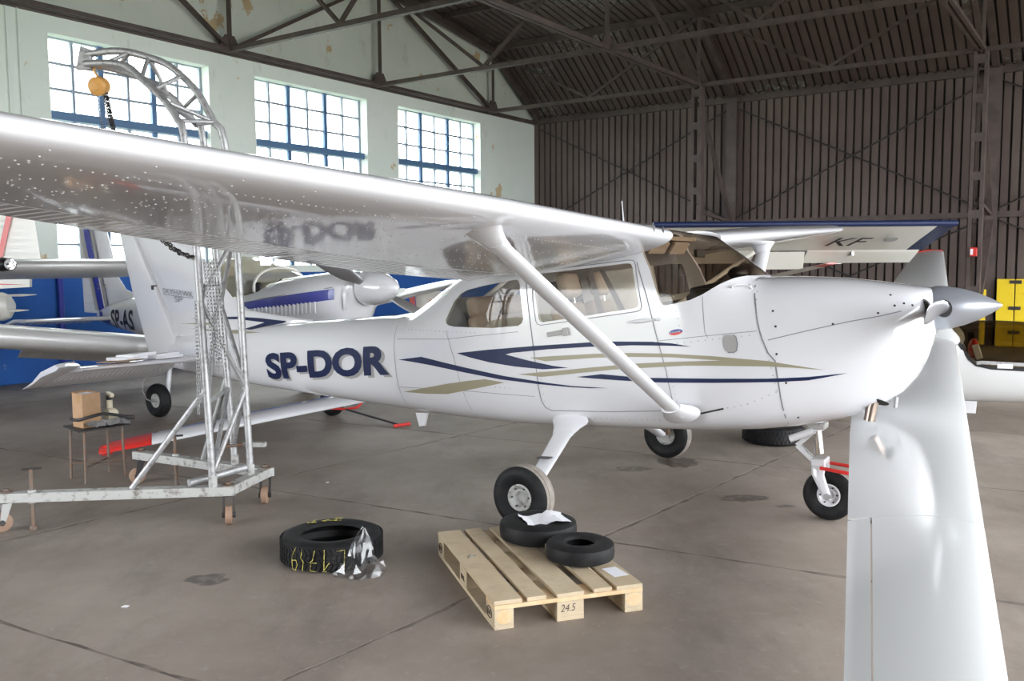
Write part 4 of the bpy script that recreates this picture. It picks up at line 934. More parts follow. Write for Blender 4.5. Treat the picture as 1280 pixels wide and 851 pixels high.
for i in range(31):
    z = 1.10 + 1.26 * i / 30; h = .005 if i % 3 == 1 else 0; a = -2.90 - .27 * (z - 1.1); b = -3.45 - .03 * (z - 1.1); rows.append([(a, .04, z), (a - .05, .045 + h, z), (b, .004, z), (b, -.004, z), (a - .05, -.045 - h, z), (a, -.04, z)])
MB().loft(rows).build('rudder', WHITE, LW)
def finp(q): return [(-2.86 - .27 * (z - 1.1) + dx, z) for dx, z in q]
rsf = lambda x, z: -.047
for nm, mt, dx0, dx1 in (('stripe', GREYV, -.20, -.12), ('stripe', BLUE, -.10, .04), ('stripe', GREYV, .07, .13)):
    link('tail_' + nm, surf_mesh(poly2d(finp([(dx0, 1.14), (dx1, 1.14), (dx1, 2.33), (dx0, 2.33)])), lambda x, z: -.056, .002, .2), mt, LW)
link('tail_stripe', surf_mesh(poly2d([(-2.95, 1.13), (-2.83, 1.13), (-2.78, 1.04), (-2.55, 1.03), (-2.55, .93), (-2.75, .94), (-2.88, .99)]), zs, .006, .06), BLUE, LW)
def ltext(body, M, mt, parent, name, **k): return text_obj(name, body, M, mt, parent, .003, **k)
sx = Matrix(((1, 0, 0, 0), (0, 0, -1, 0), (0, 1, 0, 0), (0, 0, 0, 1)))       # text facing -y
me = text_mesh('SP-AS', .44, 0, .46, .012); 
xm = max(v.co.x for v in me.vertices); ym = max(v.co.y for v in me.vertices)
for v in me.vertices: v.co = Vector((-2.50 + v.co.x / xm * .75, .905 + v.co.y / ym * .27 + .03 * v.co.x, 0))
link('registration', surf_mesh(me, zs, .004), BLACKV, LW)
ltext('Z 142', Matrix.Translation((-2.98, -.062, 1.455)) @ sx, GOLD, LW, 'fin_lettering', size=.11, sx=.9)

# its tow bar with red fork and grip
t0 = ML @ Vector((1.70, 0, .1)); TB = empty('tow_bar', t0, label='thin dark tow bar with red fork and red grip lying under the big airplane', cat='tow bar')
pts = [ML @ Vector(p) - t0 for p in ((1.62, -.12, .17), (1.80, -.16, .12), (1.98, -.06, .11), (2.05, .06, .12), (2.03, .16, .16))]
MB().tube(pts, .014, 8).build('fork', RED, TB, True)
g1 = Vector((-1.22, 9.66, .02)) - t0; MB().tube([pts[2], g1], .012, 8).build('draw_bar', DARKST, TB, True)
MB().tube([g1 + Vector((-.085, -.03, 0)), g1 + Vector((.085, .06, .01))], .018, 8).build('grip', RED, TB, True)

# --- white glider whose right wing reaches towards the camera
MG = fr((4.5, 9.6, 0), R(-25))
GL = empty('glider', mat=MG, label='white glider with tinted canopy, its long wing reaching into the right foreground', cat='glider')
GT = [(2.3, .60, .66, .63, .02, 2), (2.0, .45, .82, .63, .16, 2.1), (1.5, .35, 1.03, .66, .26, 2.2), (.95, .31, 1.15, .68, .31, 2.3), (.55, .295, 1.165, .70, .32, 2.3), (.2, .30, 1.10, .70, .31, 2.3), (-.3, .34, 1.03, .7, .27, 2.3), (-1.0, .45, .92, .7, .18, 2.2), (-2.5, .56, .82, .7, .11, 2), (-4.7, .63, .77, .7, .06, 2)]
gb = hull_t(GT, 2.3, -4.7, 0, 48).mesh(); CANP = [(.20, 1.13), (.30, .93), (.40, .76), (.47, .70), (.60, .672), (2.02, .64), (2.2, .7), (2.2, 1.4), (.2, 1.4)]
body = boolean(gb.copy(), [hull_t(GT, 2.1, 0.0, .025, 48).mesh(), yprism(CANP)]); link('fuselage', body, GELCOAT, GL, True).data.set_sharp_from_angle(angle=R(35))
gsh = boolean(gb.copy(), [hull_t(GT, 2.2, -.2, .006, 48).mesh()]); cn = boolean(gsh, [yprism(CANP)], 'INTERSECT'); link('canopy', cn, CANOPY, GL, True)
gs = lambda x, z: -half_t(GT, x, z)
def gstrip(name, pts, w, mt, off=.004):
    mb = MB(); rows = []
    for i, p in enumerate(pts):
        a = pts[max(0, i - 1)]; b = pts[min(len(pts) - 1, i + 1)]; d = Vector((b[0] - a[0], b[1] - a[1])).normalized(); n = Vector((-d.y, d.x)) * w / 2
        rows.append([mb.bm.verts.new((p[0] + q * n.x, gs(p[0] + q * n.x, p[1] + q * n.y) - off, p[1] + q * n.y)) for q in (-1, 1)])
    for A, B in zip(rows, rows[1:]): mb.face([A[0], A[1], B[1], B[0]])
    return mb.build(name, mt, GL)
gstrip('canopy_rail', [(.24, 1.04), (.31, .915), (.40, .775), (.47, .715), (.60, .69)] + [(.6 + .1 * k, .688 - .002 * k) for k in range(1, 14)], .03, BLACKP)
gstrip('canopy_sill', [(.47, .735)] + [(.52 + .1 * k, .742 - .002 * k) for k in range(15)], .035, ALU, .006)
gstrip('placard', [(.66 + .02 * k, .712) for k in range(8)], .045, PAPER, .012)
MB().box((.48, -.20, .84), (.07, .025, .16), Matrix.Rotation(R(-18), 3, 'Y')).build('canopy_handle', WHITE, GL, bevel=.01)
MB().sphere((.45, -.05, .86), .11, sc=(.5, 1.4, 1)).build('headrest', RED, GL, True)
MB().box((.9, 0, .52), (1.3, .4, .05)).build('seat_pan', DARKIN, GL, bevel=.02); MB().box((1.62, 0, .75), (.06, .38, .22)).build('instrument_panel', BLACKP, GL, bevel=.02)
for sg in (-1, 1):
    sl = -.061 if sg < 0 else .131
    z = lambda y: .965 + sl * y; te = lambda y: -.62 + .055 * max(0, y - 1) * (1 - .0 * y) if y < 5 else -.40 + .08 * (y - 5)
    te = lambda y: {0: 0}.get(y, -.66 + .045 * y if y < 4 else -.48 + .07 * (y - 4))
    L_ = lambda y: Vector((.27 - .0035 * y, sg * y, z(y))); T_ = lambda y: Vector((te(y), sg * y, z(y) - .015))
    if sg < 0:
        wing_loft([(L_(y), T_(y)) for y in (.15, 1.5, 3, 4.5, 6.2)], t=.14, n=22).build('wing', GELCOAT, GL, True, angle=50)
        cutx = .815; r_ = []
        for y in (6.205, 7.0, 8.0):
            a, b = L_(y), T_(y); r_.append([a + (b - a) * x + Vector((0, 0, q * (a - b).length)) for x, q in [(x, afy(x, .14)[0]) for x in (cutx, .7, .6, .45, .3, .2, .12, .06, .02, 0)] + [(x, afy(x, .14)[1]) for x in (.02, .06, .12, .2, .3, .45, .6, .7, cutx)]])
        MB().loft(r_).build('wing', GELCOAT, GL, True, angle=50); r_ = []
        for y in (6.22, 7.0, 8.0):
            a, b = L_(y), T_(y); r_.append([a + (b - a) * x + Vector((0, 0, q * (a - b).length)) for x, q in [(x, afy(x, .14)[0]) for x in (1, .93, .87, cutx + .012)] + [(x, afy(x, .14)[1]) for x in (cutx + .012, .87, .93, 1)]])
        MB().loft(r_).build('aileron', GELCOAT, GL, True, angle=50)
    else:
        wing_loft([(L_(y), T_(y)) for y in (.15, 1.5, 3, 4.5, 6.0, 7.45)], t=.14, n=16).build('wing', GELCOAT, GL, True, angle=50)
        MB().tube([L_(7.46) + Vector((-.02, 0, .02)), L_(7.47) * .5 + T_(7.47) * .5 + Vector((0, 0, .035)), T_(7.46)], .022, 8).build('wing_tip', RED, GL, True)
    rr = []      # root fillet
    for y, g in ((.05, .16), (.2, .10), (.34, .045), (.5, .0)):
        a, b = L_(y) + Vector((g * .6, 0, 0)), T_(y) - Vector((g, 0, 0)); rr.append(airfoil_ring(a, b, 0, t=.145 + g * .9, n=14))
    MB().loft(rr).build('wing_root_fairing', GELCOAT, GL, True, angle=60)
MB().prism([(.36, .31), (.50, .31), (.49, .18), (.36, .18)], lambda p, k: (p[0], -.12 + (-.006, .006)[k], p[1])).build('gear_door', WHITE, GL)
small_wheel((.25, 0, .165), .165, .12, GL, (0, -1, 0), DARKST)
MB().loft([fin_ring(z_, le, te_, .05) for z_, le, te_ in ((.72, -3.7, -4.75), (.9, -3.95, -4.8), (1.45, -4.25, -4.85))]).build('fin', GELCOAT, GL, True)
wing_loft([((-3.9 - .1 * abs(y), y, .86), (-4.5, y, .86)) for y in (-1.2, 0, 1.2)], t=.1, n=8).build('stabilizer', GELCOAT, GL, True)

# --- high-wing airplane with navy leading edge, behind on the right
KM = Vector((1.6, 12.6, 0)); KF = empty('airplane', KM, label='white airplane with navy leading edge and the letters KF under its wing', cat='airplane')
kl = lambda x: Vector((x, 12.0, 2.285)) - KM; kt = lambda x: Vector((x, 13.0, 1.945)) - KM
for sg, nm in ((1, 'wing'), (-1, 'wing')):
    xs_ = [1.6, 3, 4.5, 5.74] if sg > 0 else [1.6, 0, -1.0]
    wing_loft([(kl(x), kt(x)) for x in xs_], t=.06, n=12).build(nm, WHITE_W, KF, True, angle=50)
wing_loft([(kl(5.745), kt(5.745)), (kl(5.98), kt(5.94)), (kl(6.0) + Vector((0, .15, -.03)), kt(5.98))], t=.06, n=12).build('wing_tip', NAVY, KF, True)
MB().tube([kl(1.9) + Vector((0, .0, .005)), kl(5.98) + Vector((0, 0, .005))], .04, 12).build('leading_edge', NAVY, KF, True)
for a, b, nm in ((4.32, 5.93, 'aileron'), (2.4, 3.55, 'flap')):
    wing_loft([(Vector((x, 12.985, 1.952)) - KM, Vector((x, 13.3, 1.765)) - KM) for x in (a, b)], t=.08, n=8).build(nm, WHITE_W, KF, True)
wing_loft([(Vector((x, 13.0, 1.93)) - KM, Vector((x + .05, 13.22, 1.675)) - KM) for x in (3.60, 4.27)], t=.06, n=8).build('flap', WHITE_W, KF, True)
MB().box(Vector((4.97, 13.05, 1.90)) - KM, (.04, .12, .06)).build('hinge_bracket', ALU, KF); MB().box(Vector((4.85, 13.32, 1.755)) - KM, (.16, .04, .006)).build('trim_tab', WHITE_W, KF)
dirY = Vector((0, -1.0, .34)).normalized(); nk = Vector((1, 0, 0)).cross(dirY)
Mt = Matrix(((1, dirY.x, nk.x, 4.40 - KM.x), (0, dirY.y, nk.y, 12.66 - KM.y), (0, dirY.z, nk.z, 2.02 - KM.z), (0, 0, 0, 1)))
Mt = Matrix.Translation(nk * .012) @ Mt
text_obj('registration', 'KF', Mt, BLACKV, KF, .003, size=.46, shear=.35, sx=1.0, bold=.0)
MB().lathe([(0, .004), (.09, .003), (.095, 0)], 20, Matrix.Translation(nk * .022 + Vector((5.27, 12.42, 2.105)) - KM) @ nk.to_track_quat('Z', 'Y').to_matrix().to_4x4()).build('inspection_cover', GREYV, KF)
KT = [(1.0, 1.2, 1.5, 1.35, .12, 2), (.8, .95, 1.65, 1.3, .35, 2.5), (.1, .85, 1.75, 1.3, .45, 3), (-.4, .85, 2.15, 1.35, .48, 3.2), (-1.2, .85, 2.1, 1.35, .45, 3), (-2.2, .95, 1.6, 1.25, .28, 2.5), (-3.5, 1.0, 1.35, 1.18, .08, 2.2)]
kr = Matrix.Rotation(-PI / 2, 4, 'Z'); mb = hull_t(KT, 1.0, -3.5, 0, 28); mb.bm.transform(kr); mb.build('fuselage', WHITE_W, KF, True, angle=50)
for sg in (-1, 1):
    MB().tube([(sg * .4, -.2, .95), (sg * .85, -.25, .26)], .03, 10).build('gear_leg', WHITE_W, KF, True); small_wheel((sg * .92, -.25, .24), .24, .16, KF, (1, 0, 0))
MB().tube([(.45, -.1, 1.0), (2.1, -.2, 2.15)], .03, 8).build('wing_strut', WHITE_W, KF, True)
MB().tube([(0, 3.3, 1.05), (0, 3.4, .1)], .02, 8).build('tail_leg', DARKST, KF); small_wheel((0, 3.42, .1), .1, .06, KF, (1, 0, 0))

# --- T-tail glider far behind, tail towards the left, right wing tip showing beyond
TH_ = Vector((.908, .419, 0)); TS_ = Vector((.419, -.908, 0)); TO = Vector((-1.55, 15.45, 0))
TG = empty('glider', TO, label='distant white glider with red rudder edge and red emblem on its fin', cat='glider')
def tp(a, b, z): return TH_ * a + TS_ * b + Vector((0, 0, z))
rr = []
for a, zb, zt, w in ((-.1, .50, .62, .05), (1.0, .45, .68, .09), (2.8, .36, .80, .18), (3.8, .26, 1.0, .30), (4.8, .26, 1.02, .32), (5.6, .34, .85, .24), (6.2, .5, .62, .05)): rr.append([tp(a, w * math.cos(2 * PI * k / 20), (zb + zt) / 2 + (zt - zb) / 2 * math.sin(2 * PI * k / 20)) for k in range(20)])
MB().loft(rr).build('fuselage', WHITE_W, TG, True)
MB().loft([[tp((a + b) / 2 + (a - b) / 2 * math.cos(2 * PI * k / 14), .035 * math.sin(2 * PI * k / 14), z) for k in range(14)] for z, a, b in ((.55, .80, -.05), (.9, .62, -.10), (1.31, .38, -.14))]).build('fin', WHITE_W, TG, True)
MB().prism([(-.10, .60), (-.21, .62), (-.24, 1.25), (-.15, 1.25)], lambda p, k: tp(p[0], (-.02, .02)[k], p[1])).build('rudder', RED, TG)
wing_loft([(tp(.75, b, .66), tp(.3, b, .66)) for b in (-1.1, 0, 1.1)], t=.10, n=10).build('stabilizer', WHITE_W, TG, True)
for da in (-.055, .055):
    MB().prism([(.15 + da, .99 - .05), (.15 + da + .045, .99), (.15 + da, .99 + .05), (.15 + da - .045, .99)], lambda p, k: tp(p[0], .037 + (0, .006)[k], p[1] + .06)).build('emblem', RED, TG)
MB().tube([tp(.15 + .07 * math.cos(a), .045, 1.05 + .115 * math.sin(a)) for a in [k * PI / 8 for k in range(16)]], .006, 6, closed=True).build('emblem', RED, TG)
wing_loft([(tp(4.1, .2, .93), tp(3.3, .2, .92)), (tp(4.35, 2.2, 1.25), tp(3.75, 2.2, 1.24)), (tp(4.66, 4.72, 1.725), tp(4.34, 4.72, 1.715))], t=.12, n=10).build('wing', WHITE_W, TG, True)
wing_loft([(tp(4.66, 4.72, 1.725), tp(4.34, 4.72, 1.715)), (tp(4.64, 4.90, 1.758), tp(4.42, 4.90, 1.75))], t=.12, n=10).build('wing_tip', RED, TG, True)
wing_loft([(tp(4.1, -.2, .93), tp(3.3, -.2, .92)), (tp(4.1, -4.6, .60), tp(3.6, -4.6, .59))], t=.12, n=10).build('wing', WHITE_W, TG, True)
small_wheel(tp(4.2, 0, .15), .15, .1, TG, TS_, DARKST)

# --- glider wing with a red tip lying low across the floor
W0_ = Vector((-3.93, 8.33, 0)); RW = empty('glider_wing', W0_, label='long white glider wing with a red tip lying low on the floor behind the crane', cat='glider wing')
wa = Vector((-3.90, 8.28, .06)); wb = Vector((-1.95, 9.02, .36)); wd = (wb - wa); wc = Vector((wd.y, -wd.x, 0)).normalized()
def wst(f, ch, dz=0): p = wa + wd * f - W0_; return (p + wc * (ch * .42) + Vector((0, 0, dz - .02)), p - wc * (ch * .58) + Vector((0, 0, dz + .03)))
wing_loft([wst(.22, .35), wst(.8, .42), wst(1.6, .5)], t=.15, n=12).build('wing_panel', WHITE, RW, True)
wing_loft([wst(-.005, .10, -.01), wst(.04, .24), wst(.12, .31), wst(.219, .35)], t=.15, n=12).build('wing_tip', RED, RW, True)
MB().prism([(-.05, -.07), (.05, -.07), (.03, .02), (-.03, .02)], lambda p, k: wa - W0_ + wd.normalized() * (.06 + p[0]) + Vector((0, 0, p[1] + .01)) + wc * (-.01, .01)[k]).build('tip_skid', RED, RW)

# --- wing with landing light, on the left (airplane standing mostly outside the picture)
LF = Vector((.829, -.559, 0)); LS = Vector((.559, .829, 0)); LO = Vector((-7.25, 7.62, 0))
LA = empty('airplane', LO, label='white airplane at the left edge, only its wing with a landing light showing', cat='airplane')
def lq(f, s, z): return LF * f + LS * s + Vector((0, 0, z))
wing_loft([(lq(0, s, 1.80), lq(-1.15 , s, 1.63)) for s in (0, 2, 3.6, 4.72)] + [(lq(-.1, 4.86, 1.80), lq(-1.0, 4.86, 1.66))], t=.17, n=16).build('wing', SILVERW, LA, True, angle=60)
lt_ = MB().lathe([(0, 0), (.05, .01), (.065, .03), (.07, .05)], 18, Matrix.Translation(lq(.07, 2.84, 1.815)) @ LF.to_track_quat('Z', 'Y').to_matrix().to_4x4(), cap=False).build('landing_light', CHROME, LA, True)
MB().sphere(lq(-.06, 2.84, 1.815), .1, sc=(1.3, 1.6, .8)).build('light_recess', BLACKP, LA, True).parent = LA
MB().loft([[lq(a, w * math.cos(2 * PI * k / 20), 1.3 + h * math.sin(2 * PI * k / 20)) for k in range(20)] for a, w, h in ((1.7, .1, .1), (1.4, .4, .4), (0, .5, .6), (-1, .45, .5), (-1.9, .2, .25))]).build('fuselage', WHITE_W, LA, True)
for a, b in ((1.2, 0), (-.5, .9), (-.5, -.9)):
    MB().tube([lq(a, b * .4, .95), lq(a, b, .25)], .03, 8).build('gear_leg', WHITE_W, LA); small_wheel(lq(a, b, .2), .2, .13, LA, LS)

# --- tail of a cream airplane with a red diagonal stripe at the far left
RO = Vector((-7.15, 12.6, 0)); RA = empty('airplane', RO, label='cream airplane at the far left with a red diagonal stripe across its rudder', cat='airplane')
rows = []
for i in range(31):
    z = 1.75 + .95 * i / 30; h = .006 if i % 3 == 1 else 0; rows.append([(-.9, .03, z), (-.3, .04 + h, z), (.50 - .06 * (z - 1.95) / .6, .004, z), (.50 - .06 * (z - 1.95) / .6, -.004, z), (-.3, -.04 - h, z), (-.9, -.03, z)])
MB().loft(rows).build('rudder', WHITE_W, RA)
MB().prism([(-.10, 1.86), (-.02, 1.86), (.21, 2.69), (.13, 2.69)], lambda p, k: (p[0], (-.048, -.044)[k], p[1])).build('red_stripe', RED, RA)
MB().prism([(-.9, 1.44), (.36, 1.50), (.37, 1.66), (-.9, 1.70)], lambda p, k: (p[0], (-.06, .0)[k], p[1])).build('stabilizer', WHITE_W, RA)
MB().prism([(-.9, 1.545), (.35, 1.53), (-.9, 1.60)], lambda p, k: (p[0], (-.066, -.062)[k], p[1])).build('red_stripe', RED, RA)
MB().loft([[(x, -.1 + .12 * math.cos(2 * PI * k / 16), 1.23 + h * math.sin(2 * PI * k / 16)) for k in range(16)] for x, h in ((-.85, .22), (.0, .20), (.08, .17), (.11, .10))]).build('tail_cone', WHITE_W, RA, True)
for z, L in ((1.385, .50), (1.17, .38)): MB().tube([(0, -.15, z), (L * .6, -.15, z + .005), (L, -.15, z + .012)], [.014, .018, .004], 8).build('rod', WHITE_W, RA, True)
MB().tube([(-.6, -.1, 1.1), (-.65, -.1, .1)], .03, 8).build('tail_leg', DARKST, RA); small_wheel((-.66, -.1, .1), .1, .07, RA, (0, 1, 0))

# --- yellow wing panel standing against the back wall
YO = H(14.35, 11.3, 0); YP = empty('wing_panel', YO, label='bright yellow ribbed wing panel standing against the brown back wall at the right edge', cat='wing panel')
def yq(s, t, z): return HN * s + HU * t + Vector((0, 0, z))
for s0, s1, z0, z1, nm in ((.40, .72, .0, 1.40, 'panel'), (.74, 2.4, .0, 1.40, 'panel'), (.02, .2, .02, 1.18, 'panel')):
    mb = MB()
    if s1 < .3: mb.prism([(s0 - .08, z0), (s1, z0), (s1, z1), (s1 - .06, z1), (s0, .6)], lambda p, k: yq(p[0], (-.03, .03)[k], p[1]))
    else: mb.prism([(s0, z0), (s1, z0), (s1, z1), (s0, z1)], lambda p, k: yq(p[0], (-.05, .05)[k], p[1]))
    mb.build(nm, YELLOW, YP, bevel=.01)
for z in (.22, .55, .8, 1.1): MB().tube([yq(.75, -.052, z), yq(2.39, -.052, z)], .012, 6).build('rib', YELLOW, YP)
for z in (1.34, .80, .3): MB().box(yq(.74, -.06, z), (.22, .03, .07), Matrix.Rotation(-R(34.62), 3, 'Z')).build('hinge_block', DARKST, YP, bevel=.008)
FB = H(T_COL - .13, 11.5, 1.95); fb = empty('fire_alarm_box', FB, label='small red alarm box with a pale label on the brown lattice column', cat='alarm box')
MB().box((0, 0, 0), (.12, .05, .17), Matrix.Rotation(-R(34.62), 3, 'Z')).build('box', RED, fb, bevel=.008); MB().box(-HU * .03 - HN * .03, (.045, .006, .11), Matrix.Rotation(-R(34.62), 3, 'Z')).build('label', PAPER, fb)
# ------------------------------------------------------------------ gantry crane on casters
CO = Vector((-2.1, 6.35, 0)); CR = empty('gantry_crane', CO, label='silver tubular gantry crane on casters with a curved lattice jib', cat='crane')
c3 = lambda *p: Vector(p) - CO
A_, B_, C_, D_ = Vector((-3.44, 5.92, 0)), Vector((-1.98, 6.07, 0)), Vector((-1.87, 6.60, 0)), Vector((-3.07, 7.24, 0))
def cb(a, b, nm): MB().bar(Vector((a.x, a.y, .232)) - CO, Vector((b.x, b.y, .232)) - CO, .09, .065).build(nm, STEELP, CR, bevel=.004)
ab = (B_ - A_).normalized(); cb(A_ - ab * .06, B_ + ab * .05, 'base_beam'); cb(B_, C_, 'base_beam'); dc = (C_ - D_).normalized(); cb(D_ - dc * .06, C_ + dc * .05, 'base_beam')
wood = None
for P, ang, wm in ((A_, 35, 'a'), (B_, 105, 'b'), (C_, 95, 'b'), (D_, 20, 'a')):
    cs = empty('caster', (0, 0, 0)); cs.parent = CR; p = P - CO; M = Matrix.Translation(p) @ Matrix.Rotation(R(ang), 4, 'Z')
    MB().lathe([(.035, .205), (.04, .20), (.04, .192), (0, .192)], 14, M).build('swivel', DARKST, cs)
    for s in (-.034, .034): MB().prism([(-.03, .195), (.03, .195), (-.02, .05), (-.05, .05)], lambda q, k: M @ Vector((q[0], s + (-.005, .005)[k], q[1]))).build('fork', STEELP if P is A_ else DARKST, cs)
    W_ = M @ Matrix.Translation((-.035, 0, .066)) @ Matrix.Rotation(PI / 2, 4, 'X')
    MB().lathe([(.02, -.024), (.055, -.024), (.066, -.018), (.066, .018), (.055, .024), (.02, .024)], 24, W_).build('caster_wheel', mat('orange_polyurethane', (.30, .19, .13), .6) if 'orange_polyurethane' not in MATS else MATS['orange_polyurethane'], cs, True)
    MB().lathe([(.02, -.045), (.02, .045)], 10, W_).build('axle_bolt', DARKST, cs)
    MB().lathe([(.045, .266), (.045, .274), (.02, .276), (.02, .29), (0, .29)], 12, Matrix.Translation(p)).build('base_bolt', RUSTY, CR)
def ctube(pts, r, nm, m=ALU): return MB().tube([Vector(p) - CO for p in pts], r, 10).build(nm, m, CR, True)
P1, P2, P3 = Vector((-2.075, 6.04, .26)), Vector((-1.92, 6.40, .26)), Vector((-2.14, 6.74, .26))
for P in (P1, P2, P3): MB().lathe([(.03, .26), (.03, .34)], 12, Matrix.Translation(Vector((P.x, P.y, 0)) - CO)).build('post_socket', STEELP, CR, True)
arcA = [P1, Vector((-2.124, 6.03, 1.896)), Vector((-2.19, 6.05, 2.654)), Vector((-2.235, 6.08, 2.76)), Vector((-2.34, 6.14, 2.90)), Vector((-2.44, 6.2, 2.99)), Vector((-2.55, 6.28, 3.08)), Vector((-2.68, 6.36, 3.18)), Vector((-2.86, 6.45, 3.225)), Vector((-3.06, 6.55, 3.24))]
arcB = [P3, Vector((-2.218, 6.74, 1.684)), Vector((-2.282, 6.70, 2.716)), Vector((-2.33, 6.7, 2.83)), Vector((-2.42, 6.68, 2.94)), Vector((-2.51, 6.66, 3.04)), Vector((-2.66, 6.63, 3.14)), Vector((-2.86, 6.6, 3.21)), Vector((-3.06, 6.57, 3.24))]
arcC = [P2, Vector((-1.963, 6.4, 1.861)), Vector((-2.03, 6.4, 2.657)), Vector((-2.10, 6.4, 2.80)), Vector((-2.21, 6.42, 3.00)), Vector((-2.33, 6.45, 3.13)), Vector((-2.45, 6.47, 3.22)), Vector((-2.58, 6.49, 3.27)), Vector((-2.72, 6.51, 3.31)), Vector((-2.86, 6.53, 3.325)), Vector((-3.05, 6.56, 3.31))]
def smooth(pts, k=3):
    out = []
    for i in range(len(pts) - 1):
        p0, p1, p2, p3 = pts[max(0, i - 1)], pts[i], pts[i + 1], pts[min(len(pts) - 1, i + 2)]
        for j in range(k):
            t = j / k; out.append(.5 * ((2 * p1) + (p2 - p0) * t + (2 * p0 - 5 * p1 + 4 * p2 - p3) * t * t + (3 * p1 - p0 - 3 * p2 + p3) * t ** 3))
    return out + [pts[-1]]
for a, nm in ((arcA, 'chord_tube'), (arcB, 'chord_tube'), (arcC, 'chord_tube')):
    ctube(a[:2] + smooth(a[1:])[1:], .0255, nm)
def on(a, z):     # point of a chord at height z
    for p, q in zip(a, a[1:]):
        if min(p.z, q.z) <= z <= max(p.z, q.z): return p + (q - p) * ((z - p.z) / (q.z - p.z))
br = [(arcA, .35, arcC, .9), (arcC, .9, arcA, 1.55), (arcA, 1.55, arcC, 2.0), (arcB, .4, arcC, .95), (arcC, .95, arcB, 1.5), (arcB, 1.5, arcC, 2.05), (arcA, .85, arcB, .85), (arcA, .35, arcB, .85), (arcA, .85, arcB, 1.65), (arcA, 1.65, arcB, 1.65), (arcA, 2.1, arcC, 2.6), (arcB, 2.1, arcC, 2.6), (arcA, 2.1, arcB, 2.1)]
for a, z1, b, z2 in br: ctube([on(a, z1), on(b, z2)], .017, 'brace_tube')
for a, i, b, j in ((arcA, 3, arcC, 3), (arcB, 3, arcC, 3), (arcA, 4, arcC, 3), (arcA, 4, arcB, 3), (arcA, 5, arcC, 5), (arcB, 4, arcC, 4), (arcA, 6, arcC, 7), (arcB, 5, arcC, 7), (arcA, 8, arcC, 8), (arcB, 7, arcC, 8), (arcA, 6, arcB, 5)): ctube([a[i], b[j]], .015, 'brace_tube')
ctube([A_ + (B_ - A_) * .56 + Vector((0, 0, .265)), on(arcA, .95)], .02, 'leg_strut'); ctube([D_ + (C_ - D_) * .52 + Vector((0, 0, .265)), on(arcB, .95)], .02, 'leg_strut')
ctube([A_ + (B_ - A_) * .82 + Vector((0, 0, .29)), P2 + Vector((-.02, 0, .06))], .025, 'base_tube')
MB().prism([(-.06, -.06), (.05, -.06), (.06, .08), (-.02, .11)], lambda q, k: Vector((-3.07 + q[0], 6.56 + (-.02, .02)[k], 3.26 + q[1])) - CO).build('tip_plate', ALU, CR, bevel=.008)
sb = Vector((-1.9, 6.45, .475)); MB().box(sb - CO, (.17, .05, .035)).build('clamp', STEELP, CR, bevel=.006); MB().tube([sb - CO + Vector((-.07, 0, 0)), sb - CO + Vector((-.26, -.05, -.01))], .012, 8).build('clamp_screw', RUSTY, CR)
for jp in (Vector((-3.27, 5.93, 0)), Vector((-2.72, 7.06, 0))):
    j = MB().tube([jp + Vector((0, 0, .03)) - CO, jp + Vector((0, 0, .42)) - CO], .013, 10).build('jack_screw', RUSTY, CR, True)
    MB().tube([jp + Vector((-.06, 0, .42)) - CO, jp + Vector((.06, .02, .425)) - CO], .008, 8).build('jack_handle', DARKST, j); MB().lathe([(.02, .012), (.028, 0), (.028, -.02), (0, -.02)], 12, Matrix.Translation(jp + Vector((0, 0, .022)) - CO)).build('jack_foot', RUSTY, j); MB().lathe([(.026, .19), (.026, .28)], 12, Matrix.Translation(jp - CO)).build('jack_nut', STEELP, j)
# hoist hanging from the jib
HO = Vector((-2.975, 6.565, 3.085)); HS = empty('chain_hoist', HO, label='orange chain hoist hanging from the tip of the curved crane jib', cat='hoist')
Mh = Matrix.Rotation(PI / 2 + .2, 4, 'X')
MB().lathe([(0, -.055), (.05, -.055), (.066, -.04), (.069, 0), (.066, .04), (.05, .055), (.03, .058), (.025, .066), (0, .066)], 24, Mh).build('gear_housing', HOISTO, HS, True)
MB().tube([(-.0, 0, .06), (-.02, 0, .09), (-.035, 0, .115), (-.02, 0, .145), (.0, 0, .15), (.02, 0, .13)], .009, 8).build('hook', HOISTO, HS, True)
def chain(mb, pts, r=.011, w=.0028):
    d = 0; last = pts[0]; i = 0; L = .030; alt = 0
    seg = []
    for a, b in zip(pts, pts[1:]):
        n = max(1, int((b - a).length / (L * .8)))
        for k in range(n): seg.append((a + (b - a) * (k / n), a + (b - a) * ((k + 1) / n)))
    for a, b in seg:
        m = (a + b) / 2; x = (b - a).normalized(); y = x.cross(Vector((.3, 1, .2))).normalized(); z = x.cross(y)
        if alt: y = z
        alt ^= 1; h = L / 2
        mb.tube([m + x * (h * c) + y * (r * .75 * s) for c, s in ((1, 0), (.6, 1), (-.6, 1), (-1, 0), (-.6, -1), (.6, -1))], w, 4, closed=True)
def sag(a, b, d, n=10): return [a + (b - a) * (k / n) - Vector((0, 0, d * 4 * (k / n) * (1 - k / n))) for k in range(n + 1)]
hk = Vector((-2.135, 6.0, 1.83)); mb = MB()
for dx, e in ((-.015, Vector((-2.45, 6.15, 2.02))), (.03, Vector((-2.43, 6.13, 2.05)))):
    chain(mb, [Vector((dx, 0, -.06)), Vector((dx + .06, -.05, -.4)), e - HO]); chain(mb, [p - HO for p in sag(e, hk, .03)])
CHAINM = mat('chain_steel', (.26, .26, .26), .45, metal=.7)
tag(mb.build('lift_chain', CHAINM, HS), kind='stuff'); mb = MB()
for dx, e in ((.04, Vector((-2.47, 6.15, 2.05))), (.05, Vector((-2.46, 6.12, 2.08)))):
    chain(mb, [Vector((dx, 0, -.05)), Vector((dx + .08, -.05, -.4)), e - HO], .016, .006); chain(mb, [p - HO for p in sag(e, hk + Vector((0, 0, .02)), .05)], .016, .006)
